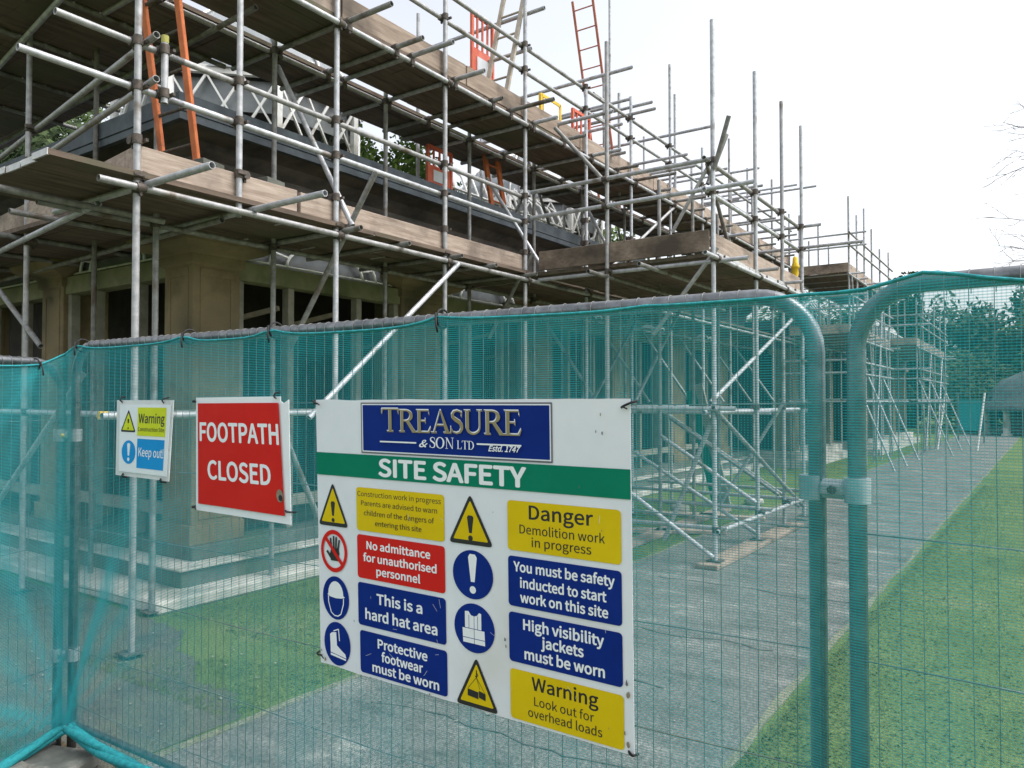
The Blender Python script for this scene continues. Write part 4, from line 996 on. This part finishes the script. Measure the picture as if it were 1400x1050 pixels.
class Face:
    """flat artwork of one panel, later mapped on its sign"""
    def __init__(self, sign): self.s = sign; self.b = MB(); self.l = .0022
    def poly(self, P, mi, lift=None):
        if lift is None: self.l += .00012; lift = self.l
        self.b.add([self.s.P(x, y, lift) for x, y in P], [tuple(range(len(P)))], mi)
    def slab(self, P, mi, l0, l1):
        n = len(P); vs = [self.s.P(x, y, l0) for x, y in P] + [self.s.P(x, y, l1) for x, y in P]
        self.b.add(vs, [tuple(range(n, 2 * n)), tuple(reversed(range(n)))] + [(i, (i + 1) % n, n + (i + 1) % n, n + i) for i in range(n)], mi)
    def disc(self, c, r_, mi, n=40, ry=None): self.poly([(c[0] + r_ * math.cos(2 * math.pi * i / n), c[1] + (ry or r_) * math.sin(2 * math.pi * i / n)) for i in range(n)], mi)
    def line(self, pts, w, mi):
        self.l += .00012
        for (x0, y0), (x1, y1) in zip(pts, pts[1:]):
            L_ = math.hypot(x1 - x0, y1 - y0); nx, ny = -(y1 - y0) / L_ * w / 2, (x1 - x0) / L_ * w / 2
            self.l += .00003
            self.poly([(x0 + nx, y0 + ny), (x0 - nx, y0 - ny), (x1 - nx, y1 - ny), (x1 + nx, y1 + ny)], mi, self.l)
    def ring(self, c, r0, r1, mi, n=40):
        self.l += .00012
        for i in range(n):
            a, e = 2 * math.pi * i / n, 2 * math.pi * (i + 1) / n
            self.poly([(c[0] + q * math.cos(w), c[1] + q * math.sin(w)) for q, w in ((r0, a), (r1, a), (r1, e), (r0, e))], mi, self.l)
    def text(self, txt, s0, s1, base, cap, mi, bold=.02, shear=0, space=1.0):
        cu = D.curves.new('t', 'FONT'); cu.font = FONT or cu.font; cu.body = txt; cu.fill_mode = 'FRONT'; cu.resolution_u = 4; cu.shear = shear; cu.space_character = space
        ob = D.objects.new('t', cu); COL.objects.link(ob); bpy.context.view_layer.update()
        me = D.meshes.new_from_object(ob)
        xs = [v.co.x for v in me.vertices]; x0, x1 = min(xs), max(xs)
        k = (s1 - s0) / (x1 - x0); ky = cap / CAPH; self.l += .00012
        vs = [self.s.P(s0 + (v.co.x - x0) * k, base + v.co.y * ky, self.l) for v in me.vertices]
        q = (bold * 1.7 + .008) * CAPH; cop = [(q * math.cos(a * .785), q * math.sin(a * .785)) for a in range(8)]
        for dx, dy in cop:       # heavier strokes: the outline laid down several times, slightly shifted
            self.l += .00002
            vs = [self.s.P(s0 + (v.co.x - x0 + dx) * k, base + (v.co.y + dy) * ky, self.l) for v in me.vertices]
            self.b.add(vs, [tuple(p.vertices) for p in me.polygons], mi)
        COL.objects.unlink(ob); D.objects.remove(ob); D.curves.remove(cu); D.meshes.remove(me)
    def glyphs(self, polys, x, y, sx, sy, mi):
        self.l += .0001
        for P in polys:
            self.l += .000025
            self.poly([(x + a * sx, y + c * sy) for a, c in P], mi, self.l)
    def build(self, name, mats, parent, label=None):
        # make faces look out of the sign
        o = self.b.build(name, [M[m] for m in mats], parent)
        return tag(o, label)
def cap_height():
    cu = D.curves.new('t', 'FONT'); cu.font = FONT or cu.font; cu.body = 'H'; ob = D.objects.new('t', cu); COL.objects.link(ob); bpy.context.view_layer.update()
    me = D.meshes.new_from_object(ob); h = max(v.co.y for v in me.vertices); COL.objects.unlink(ob); D.objects.remove(ob); D.curves.remove(cu); D.meshes.remove(me); return h
CAPH = cap_height()

# a small roman alphabet (unit cap height), drawn as overlapping convex pieces
def q4(x0, y0, x1, y1): return [(x0, y0), (x1, y0), (x1, y1), (x0, y1)]
def arc(cx, cy, rx0, ry0, rx1, ry1, a0, a1, n=12):
    out = []
    for i in range(n):
        a, e = R(a0 + (a1 - a0) * i / n), R(a0 + (a1 - a0) * (i + 1) / n)
        out.append([(cx + rx0 * math.cos(a), cy + ry0 * math.sin(a)), (cx + rx1 * math.cos(a), cy + ry1 * math.sin(a)), (cx + rx1 * math.cos(e), cy + ry1 * math.sin(e)), (cx + rx0 * math.cos(e), cy + ry0 * math.sin(e))])
    return out
def stroke(pts, ws):
    out = []; k = len(pts); L_, Rr = [], []
    for i, (x, y) in enumerate(pts):
        xa, ya = pts[max(0, i - 1)]; xb, yb = pts[min(k - 1, i + 1)]; l = math.hypot(xb - xa, yb - ya)
        nx, ny = -(yb - ya) / l, (xb - xa) / l; L_.append((x + nx * ws[i] / 2, y + ny * ws[i] / 2)); Rr.append((x - nx * ws[i] / 2, y - ny * ws[i] / 2))
    return [[L_[i], Rr[i], Rr[i + 1], L_[i + 1]] for i in range(k - 1)]
def roman(ch):
    st = lambda x, w=.13: [q4(x, 0, x + w, 1), q4(x - .07, 0, x + w + .07, .035), q4(x - .07, .965, x + w + .07, 1)]
    if ch == 'T': return .80, [q4(.335, 0, .465, 1), q4(.25, 0, .55, .035), q4(.02, .95, .78, 1), [(.0, .76), (.03, .76), (.075, .95), (.0, .98)], [(.77, .76), (.80, .76), (.80, .98), (.725, .95)]]
    if ch == 'R': return .82, st(.09) + arc(.34, .74, .18, .21, .33, .26, -90, 90) + [q4(.22, .95, .36, 1), q4(.22, .48, .36, .525), [(.33, .50), (.48, .50), (.80, .03), (.64, .0)], q4(.62, 0, .86, .035)]
    if ch == 'E': return .70, st(.09) + [q4(.2, .95, .60, 1), q4(.2, 0, .62, .05), q4(.2, .485, .45, .53), [(.60, .95), (.60, 1), (.63, .78), (.60, .78)], [(.56, .05), (.67, .26), (.70, .26), (.62, 0)], q4(.43, .40, .46, .62)]
    if ch == 'A': return .84, [[(.40, 1), (.46, 1), (.82, .03), (.65, .03)], [(.38, .92), (.42, .96), (.16, .03), (.10, .03)], q4(.22, .32, .60, .365), q4(.0, 0, .26, .035), q4(.56, 0, .90, .035)]
    if ch == 'U': return .86, [q4(.10, .28, .23, 1), q4(.03, .965, .31, 1), q4(.66, .28, .715, 1), q4(.57, .965, .80, 1)] + arc(.40, .29, .175, .235, .305, .305, 180, 270) + arc(.40, .29, .26, .235, .315, .305, 270, 360)
    if ch == 'S':
        P = [(.52, .80), (.47, .93), (.33, .98), (.19, .94), (.12, .82), (.15, .68), (.28, .58), (.42, .49), (.51, .37), (.52, .21), (.44, .07), (.29, .02), (.14, .07), (.07, .22)]
        return .60, stroke(P, [.03, .05, .06, .08, .11, .14, .15, .15, .14, .11, .08, .06, .05, .03]) + [[(.50, .70), (.53, .70), (.55, .96), (.50, .90)], [(.04, .30), (.07, .30), (.09, .10), (.04, .02)]]
    if ch == 'O': return .90, arc(.44, .5, .26, .46, .42, .52, 0, 360, 28)
    if ch == 'N': return .92, [q4(.14, 0, .185, 1), q4(.70, 0, .745, 1), [(.10, 1), (.25, 1), (.745, .0), (.66, .0)], q4(.04, 0, .29, .035), q4(.03, .965, .2, 1), q4(.59, .965, .85, 1)]
    if ch == 'L': return .68, st(.09) + [q4(.2, 0, .60, .05), [(.53, .05), (.62, .28), (.65, .28), (.60, 0)]]
    if ch == 'D': return .86, st(.09) + arc(.34, .5, .30, .45, .45, .5, -90, 90, 16) + [q4(.2, .95, .35, 1), q4(.2, 0, .35, .05)]
def roman_word(face, word, s0, s1, base, cap, mi, first=1.0):
    tot = sum(roman(c)[0] * (first if i == 0 else 1) for i, c in enumerate(word)); k = (s1 - s0) / tot; x = s0
    for i, c in enumerate(word):
        w, P = roman(c); f = first if i == 0 else 1
        face.glyphs(P, x, base, k * f, cap * f, mi); x += w * k * f
def rtri(apex, half, h, rad):
    """rounded triangle standing on its base"""
    P = [(apex[0], apex[1]), (apex[0] - half, apex[1] - h), (apex[0] + half, apex[1] - h)]; out = []
    for i in range(3):
        p = Vector(P[i]); a = (Vector(P[i - 1]) - p).normalized(); c = (Vector(P[(i + 1) % 3]) - p).normalized()
        for k in range(5):
            t = k / 4; q0, q2 = p + a * rad, p + c * rad; out.append(tuple(q0 * (1 - t) ** 2 + p * 2 * t * (1 - t) + q2 * t * t))
    return out
def warn_tri(face, apex, half, h, y=1, k=2):
    face.poly(rtri(apex, half, h, .018), k)
    face.poly(rtri((apex[0], apex[1] - h * .135), half * .78, h * .78, .006), y)
def excl(face, c, h, w, mi):
    face.poly([(c[0] - w * .5, c[1] + h * .42), (c[0] - w * .3, c[1] + h * .5), (c[0] + w * .3, c[1] + h * .5), (c[0] + w * .5, c[1] + h * .42), (c[0] + w * .22, c[1] - h * .2), (c[0] - w * .22, c[1] - h * .2)], mi)
    face.disc((c[0], c[1] - h * .40), w * .36, mi, 18)

# --- large site safety board
sg = Sign((-2.162, 1.866, 1.723), (-.925, 1.916, 1.726), (-.916, 1.916, .745), (-2.128, 1.867, .778), 1.25, 1.0,
          bow=lambda s, t: .004)
root = thing('safety_board', sg.P(0, 0), 'big white site safety board with blue, yellow and red panels tied to the netting', 'sign')
b = MB(); nx, ny = 50, 40; e = .003
vs = [sg.P(1.25 * i / nx, 1.0 * j / ny + (.004 * noise.noise(Vector((i * .2, 0, 0))) if j in (0, ny) else 0), 0) for i in range(nx + 1) for j in range(ny + 1)]
vb = [Vector(v) - sg.n * e for v in vs]; C_ = ny + 1; fs = []
for i in range(nx):
    for j in range(ny):
        fs.append((i * C_ + j, (i + 1) * C_ + j, (i + 1) * C_ + j + 1, i * C_ + j + 1))
b.add(vs, fs, 0, True); b.add(vb, [tuple(reversed(f)) for f in fs], 0, True)
edge = [i * C_ for i in range(nx + 1)] + [nx * C_ + j for j in range(1, ny + 1)] + [i * C_ + ny for i in range(nx - 1, -1, -1)] + [j for j in range(ny - 1, 0, -1)]
m_ = len(edge); b.add([vs[k] for k in edge] + [vb[k] for k in edge], [(i, (i + 1) % m_, m_ + (i + 1) % m_, m_ + i) for i in range(m_)], 0)
b.build('board', M['sw'], root)
def grid_strip(face, s0, t0, s1, t1, mi, n=24):
    face.l += .0002
    for i in range(n): a, c = s0 + (s1 - s0) * i / n, s0 + (s1 - s0) * (i + 1) / n; face.poly([(a, t0), (c, t0), (c, t1), (a, t1)], mi, face.l)
f = Face(sg); f.poly(rrect(.226, .806, 1.0, .99, .002), 2); f.poly(rrect(.231, .811, .995, .985, .002), 3); f.poly(rrect(.235, .815, .991, .981, .002), 0)
roman_word(f, 'TREASURE', .322, .893, .8895, .078, 1, 1.06); roman_word(f, 'TREASURE', .3265, .8975, .8855, .078, 4, 1.06)
roman_word(f, 'SON', .538, .643, .836, .037, 1, 1.0); roman_word(f, 'LTD', .652, .722, .8365, .028, 1)
f.text('&', .497, .532, .838, .024, 1, .01, .4)
f.poly(q4(.323, .8485, .485, .8535), 1); f.poly(q4(.731, .853, .897, .858), 1); f.text('Estd. 1747', .776, .893, .8345, .0175, 1, .02, .35)
f.build('name_panel', ['sb', 'sw2', 'navyline', 'sw', 'gold'], root, 'blue name panel with gold serif lettering')
f = Face(sg); grid_strip(f, 0.001, .715, 1.249, .800, 0); f.text('SITE SAFETY', .308, .903, .727, .059, 1, .025); f.build('title_band', ['sg', 'sw2'], root)
def text_panel(name, x0, y0, x1, y1, bg_, fg, lines, label):
    f = Face(sg); f.poly(rrect(x0, y0, x1, y1, .012), 0)
    for txt, s0, s1, base, cap, bold in lines: f.text(txt, s0, s1, base, cap, 1, bold)
    f.build(name, [bg_, fg], root, label)
text_panel('text_panel', .197, .523, .589, .680, 'sy', 'sk', [('Construction work in progress', .203, .576, .648, .0175, 0), ('Parents are advised to warn', .22, .56, .615, .0175, 0), ('children of the dangers of', .233, .547, .58, .0175, 0), ('entering this site', .285, .493, .546, .0175, 0)], 'yellow panel reading Construction work in progress')
text_panel('text_panel', .197, .351, .589, .508, 'sr', 'sw2', [('No admittance', .243, .527, .459, .027, .02), ('for unauthorised', .227, .553, .414, .027, .02), ('personnel', .288, .483, .370, .027, .02)], 'red panel reading No admittance for unauthorised personnel')
text_panel('text_panel', .197, .181, .590, .335, 'sb', 'sw2', [('This is a', .287, .489, .268, .035, .02), ('hard hat area', .232, .552, .207, .035, .02)], 'blue panel reading This is a hard hat area')
text_panel('text_panel', .203, .011, .592, .162, 'sb', 'sw2', [('Protective', .288, .508, .112, .031, .02), ('footwear', .305, .488, .068, .031, .02), ('must be worn', .262, .556, .025, .031, .02)], 'blue panel reading Protective footwear must be worn')
text_panel('text_panel', .836, .528, 1.219, .683, 'sy', 'sk', [('Danger', .915, 1.13, .630, .041, .012), ('Demolition work', .880, 1.168, .583, .027, .0), ('in progress', .923, 1.124, .546, .027, .0)], 'yellow panel reading Danger Demolition work in progress')
text_panel('text_panel', .836, .355, 1.219, .510, 'sb', 'sw2', [('You must be safety', .857, 1.196, .464, .029, .02), ('inducted to start', .88, 1.170, .416, .029, .02), ('work on this site', .88, 1.175, .371, .029, .02)], 'blue panel reading You must be safety inducted')
text_panel('text_panel', .836, .183, 1.219, .336, 'sb', 'sw2', [('High visibility', .889, 1.160, .288, .031, .02), ('jackets', .952, 1.094, .244, .031, .02), ('must be worn', .893, 1.162, .199, .031, .02)], 'blue panel reading High visibility jackets must be worn')
text_panel('text_panel', .838, .008, 1.221, .161, 'sy', 'sk', [('Warning', .917, 1.140, .110, .038, .012), ('Look out for', .924, 1.126, .064, .026, .0), ('overhead loads', .902, 1.152, .027, .026, .0)], 'yellow panel reading Warning Look out for overhead loads')
# pictograms
f = Face(sg); warn_tri(f, (.080, .690), .076, .166, 0, 1); excl(f, (.080, .578), .078, .022, 1); f.build('pictogram', ['sy', 'sk'], root)
f = Face(sg); warn_tri(f, (.694, .692), .088, .166, 0, 1); excl(f, (.694, .580), .082, .026, 1); f.build('pictogram', ['sy', 'sk'], root)
f = Face(sg); c = (.0815, .431)
def ell_ring(face, c, r0, r1, k, mi, n=44):
    face.l += .00012
    for i in range(n):
        a, e = 2 * math.pi * i / n, 2 * math.pi * (i + 1) / n
        face.poly([(c[0] + q * k * math.cos(w), c[1] + q * math.sin(w)) for q, w in ((r0, a), (r1, a), (r1, e), (r0, e))], mi, face.l)
hx, hy = .082, .395
f.poly([(hx - .018, hy), (hx + .022, hy), (hx + .026, hy + .03), (hx + .022, hy + .048), (hx - .016, hy + .044), (hx - .022, hy + .022)], 1)
for dx, l, tilt in ((-.012, .038, -.006), (-.001, .046, -.001), (.009, .044, .003), (.019, .034, .008)): f.line([(hx + dx, hy + .04), (hx + dx + tilt, hy + .046 + l)], .0078, 1)
f.line([(hx - .016, hy + .012), (hx - .036, hy + .034)], .010, 1)
ell_ring(f, c, .063, .079, .84, 0); f.line([(c[0] - .046, c[1] + .052), (c[0] + .046, c[1] - .052)], .014, 0); f.build('pictogram', ['sr', 'sk'], root)
f = Face(sg); c = (.086, .257); f.disc(c, .066, 0, 40, .080)
f.poly([(c[0] - .042, c[1] + .008)] + [(c[0] - .038 * math.cos(math.pi * i / 10), c[1] + .012 + .05 * math.sin(math.pi * i / 10)) for i in range(11)] + [(c[0] + .046, c[1] + .008), (c[0] + .03, c[1] + .002), (c[0], c[1] - .001), (c[0] - .03, c[1] + .002)], 1)
f.line([(c[0] - .037, c[1] + .004), (c[0] - .037, c[1] - .018), (c[0] - .024, c[1] - .056), (c[0] - .008, c[1] - .066), (c[0] + .010, c[1] - .066), (c[0] + .025, c[1] - .056), (c[0] + .038, c[1] - .018), (c[0] + .039, c[1] + .004)], .004, 1); f.build('pictogram', ['sb', 'sw2'], root)
f = Face(sg); c = (.089, .088); f.disc(c, .066, 0, 40, .080)
f.poly([(c[0] - .036, c[1] + .030), (c[0] - .026, c[1] + .038), (c[0] - .004, c[1] + .042), (c[0] - .002, c[1] - .006), (c[0] - .034, c[1] - .012)], 1)
f.poly([(c[0] - .034, c[1] - .012), (c[0] - .002, c[1] - .006), (c[0] + .022, c[1] - .022), (c[0] + .040, c[1] - .032), (c[0] + .044, c[1] - .046), (c[0] - .034, c[1] - .036)], 1)
f.poly([(c[0] - .034, c[1] - .039), (c[0] - .006, c[1] - .0415), (c[0] + .043, c[1] - .049), (c[0] + .042, c[1] - .055), (c[0] - .034, c[1] - .047)], 1)
f.line([(c[0] - .018, c[1] + .044), (c[0] + .008, c[1] + .055), (c[0] + .012, c[1] + .012)], .004, 1); f.build('pictogram', ['sb', 'sw2'], root)
f = Face(sg); f.disc((.700, .430), .079, 0); excl(f, (.700, .432), .128, .034, 1); f.build('pictogram', ['sb', 'sw2'], root)
f = Face(sg); c = (.703, .258); f.disc(c, .079, 0)
f.poly([(c[0] - .036, c[1] - .002), (c[0] - .036, c[1] + .050), (c[0] - .022, c[1] + .052), (c[0] - .012, c[1] + .040), (c[0] - .001, c[1] + .038), (c[0] - .001, c[1] - .002)], 1)
f.poly([(c[0] + .001, c[1] - .002), (c[0] + .001, c[1] + .038), (c[0] + .012, c[1] + .042), (c[0] + .020, c[1] + .052), (c[0] + .028, c[1] + .050), (c[0] + .028, c[1] - .002)], 1)
f.poly([(c[0] - .044, c[1] - .050), (c[0] - .046, c[1] - .004), (c[0] - .001, c[1] - .004), (c[0] - .001, c[1] - .050)], 1); f.poly([(c[0] + .001, c[1] - .050), (c[0] + .001, c[1] - .004), (c[0] + .040, c[1] - .004), (c[0] + .042, c[1] - .050)], 1)
f.line([(c[0] - .045, c[1] - .034), (c[0] + .041, c[1] - .034)], .002, 0); f.line([(c[0] - .02, c[1] + .04), (c[0] - .02, c[1] - .002)], .0016, 0); f.line([(c[0] + .014, c[1] + .04), (c[0] + .014, c[1] - .002)], .0016, 0); f.build('pictogram', ['sb', 'sw2'], root)
f = Face(sg); warn_tri(f, (.709, .167), .084, .164, 0, 1)
f.line([(.709, .125), (.709, .102)], .004, 1); f.line([(.709, .118), (.715, .110), (.709, .102), (.704, .106)], .003, 1); f.line([(.709, .102), (.676, .062)], .0016, 1); f.line([(.709, .102), (.742, .056)], .0016, 1); f.line([(.709, .102), (.722, .066)], .0016, 1)
f.poly([(.674, .060), (.716, .056), (.716, .034), (.674, .038)], 1); f.poly([(.718, .062), (.744, .056), (.744, .034), (.718, .040)], 1); f.build('pictogram', ['sy', 'sk'], root)
# scuffs, scratches and grime on the board, and its ties
f = Face(sg); r = random.Random(31); f.l = .0052
for s, t, q in ((1.16, .955, .006), (1.145, .905, .005), (1.165, .90, .006), (.822, .245, .007), (.825, .225, .006), (1.236, .17, .012), (1.232, .20, .010), (.03, .02, .010), (.012, .05, .007), (1.235, .03, .012), (1.225, .06, .008), (1.09, .74, .004), (.64, .004, .006), (.52, .005, .006), (.18, .19, .004), (1.175, .06, .003), (.785, .64, .003), (1.16, .62, .003)):
    n = 8; f.poly([(s + q * r.uniform(.35, 1) * math.cos(6.28 * k / n) * .6, t + q * r.uniform(.5, 1.2) * math.sin(6.28 * k / n)) for k in range(n)], 0 if r.random() < .6 else 1)
for _ in range(26):
    s, t, a, l = r.uniform(.2, 1.2), r.uniform(.03, .66), r.uniform(0, 3.14), r.uniform(.005, .03); f.line([(s, t), (s + l * math.cos(a), t + l * math.sin(a))], .0009, 2)
f.build('scuffs', ['grime', 'navyline', 'swd'], root)
def tie(sign, s, t, ds, dt, root):
    b = MB(); b.sweep([sign.P(s, t, .004), sign.P(s + ds * .3, t + dt * .3, .012), sign.P(s + ds * .7, t + dt * .7, .008), sign.P(s + ds, t + dt, -.02)], .0035, 5)
    b.sweep([sign.P(s, t, .004), sign.P(s + .006, t + .003, .012), sign.P(s + .022, t - .004, .016)], .0022, 5); b.build('cable_tie', M['tie'], root)
for s, t, ds, dt in ((.012, .985, -.03, .015), (1.225, .975, .045, .02), (.01, .03, -.03, .006), (1.235, .012, .02, -.012)): tie(sg, s, t, ds, dt, root)

# --- FOOTPATH CLOSED notice
sf = Sign((-2.864, 1.837, 1.735), (-2.338, 1.859, 1.739), (-2.285, 1.861, 1.258), (-2.857, 1.837, 1.269), .55, .475)
sf.bow = lambda s, t: .006 + .006 * math.sin(s * 9) * (t / .475 - .4)
root = thing('footpath_notice', sf.P(0, 0), 'red FOOTPATH CLOSED notice with white border hung on the netting', 'sign')
def sheet_board(face, s0, t0, s1, t1, l0, l1, mi, nx=14):
    for i in range(nx):
        a, c = s0 + (s1 - s0) * i / nx, s0 + (s1 - s0) * (i + 1) / nx; P = face.s.P
        face.b.add([P(a, t0, l1), P(c, t0, l1), P(c, t1, l1), P(a, t1, l1), P(a, t0, l0), P(c, t0, l0), P(c, t1, l0), P(a, t1, l0)], [(0, 1, 2, 3), (7, 6, 5, 4), (0, 4, 5, 1), (3, 2, 6, 7)] + ([(0, 3, 7, 4)] if i == 0 else []) + ([(1, 5, 6, 2)] if i == nx - 1 else []), mi)
f = Face(sf); sheet_board(f, 0, 0, .532, .473, -.003, 0, 0)
f.slab([(.532, 0), (.5495, 0), (.579, .461), (.548, .447), (.532, .455)], 0, -.003, 0)
f.build('board', ['sw2'], root)
f = Face(sf); f.l = .006; nx = 12
for i in range(nx):
    for j in range(6):
        x0, x1 = .021 + .505 * i / nx, .021 + .505 * (i + 1) / nx; y0, y1 = .03 + .419 * j / 6, .03 + .419 * (j + 1) / 6
        f.poly([(x0, y0), (x1, y0), (x1, y1), (x0, y1)], 0, .006)
f.text('FOOTPATH', .036, .514, .294, .073, 1, .018); f.text('CLOSED', .086, .458, .139, .073, 1, .018); f.build('red_panel', ['sr2', 'sw2'], root)
f = Face(sf); f.l = .0085; f.disc((.508, .103), .018, 0, 20, .024); f.disc((.512, .095), .011, 1, 14, .012); f.build('mud_mark', ['grime', 'blacktape'], root)
for s, t, ds, dt in ((.0, .46, -.02, -.006), (.505, .468, .012, .025), (.0, .01, -.02, .004), (.53, .05, .035, -.004)): tie(sf, s, t, ds, dt, root)

# --- small warning / keep out notice
sw_ = Sign((-3.438, 1.814, 1.723), (-3.009, 1.831, 1.723), (-3.039, 1.83, 1.376), (-3.443, 1.814, 1.383), .43, .35, bow=lambda s, t: .006 + .02 * ((s - .2) / .43) ** 2)
root = thing('keep_out_notice', sw_.P(0, 0), 'small scuffed Warning and Keep out notice, leftmost on the netting', 'sign')
f = Face(sw_); sheet_board(f, 0, 0, .43, .35, -.003, 0, 0); f.build('backing_board', ['swd'], root)
f = Face(sw_); sheet_board(f, .030, .020, .415, .330, .0015, .004, 0); f.build('board', ['sw2'], root)
f = Face(sw_); f.l = .0055; sheet_board(f, .168, .190, .388, .317, .0046, .0052, 0, 8); f.l = .0056; f.text('Warning', .179, .377, .248, .040, 1, .012); f.text('Construction Site', .176, .380, .211, .017, 1, 0); f.build('warning_panel', ['sy2', 'sk'], root)
f = Face(sw_); f.l = .0056; sheet_board(f, .172, .044, .386, .176, .0046, .0052, 0, 8); f.text('Keep out', .186, .374, .098, .038, 1, .006); f.text('!', .378, .384, .098, .038, 1, .006); f.build('keep_out_panel', ['slb', 'sw2'], root)
f = Face(sw_); f.l = .0048; f.poly(rtri((.098, .308), .058, .104, .01), 1); f.poly(rtri((.098, .292), .045, .080, .004), 0); excl(f, (.098, .240), .048, .014, 1); f.build('pictogram', ['sy2', 'sk'], root)
f = Face(sw_); f.l = .0048; f.disc((.106, .112), .054, 0, 36); excl(f, (.106, .112), .082, .024, 1); f.build('pictogram', ['slb', 'sw2'], root)
for s, t, ds, dt in ((.045, .342, -.012, .025), (.36, .34, .004, .022), (.07, .01, -.002, -.018), (.375, .008, .003, -.018)): tie(sw_, s, t, ds, dt, root)
# yellow end cap on a scaffold tube behind the net, left of the small notice
b = MB(); b.tube((-5.27, 2.70, 1.62), (-5.27, 2.64, 1.62), .029, 12, False); tag(b.build('tube_cap', M['yellow'], None, .006), 'yellow plastic cap on a scaffold tube end behind netting', 'tube cap')
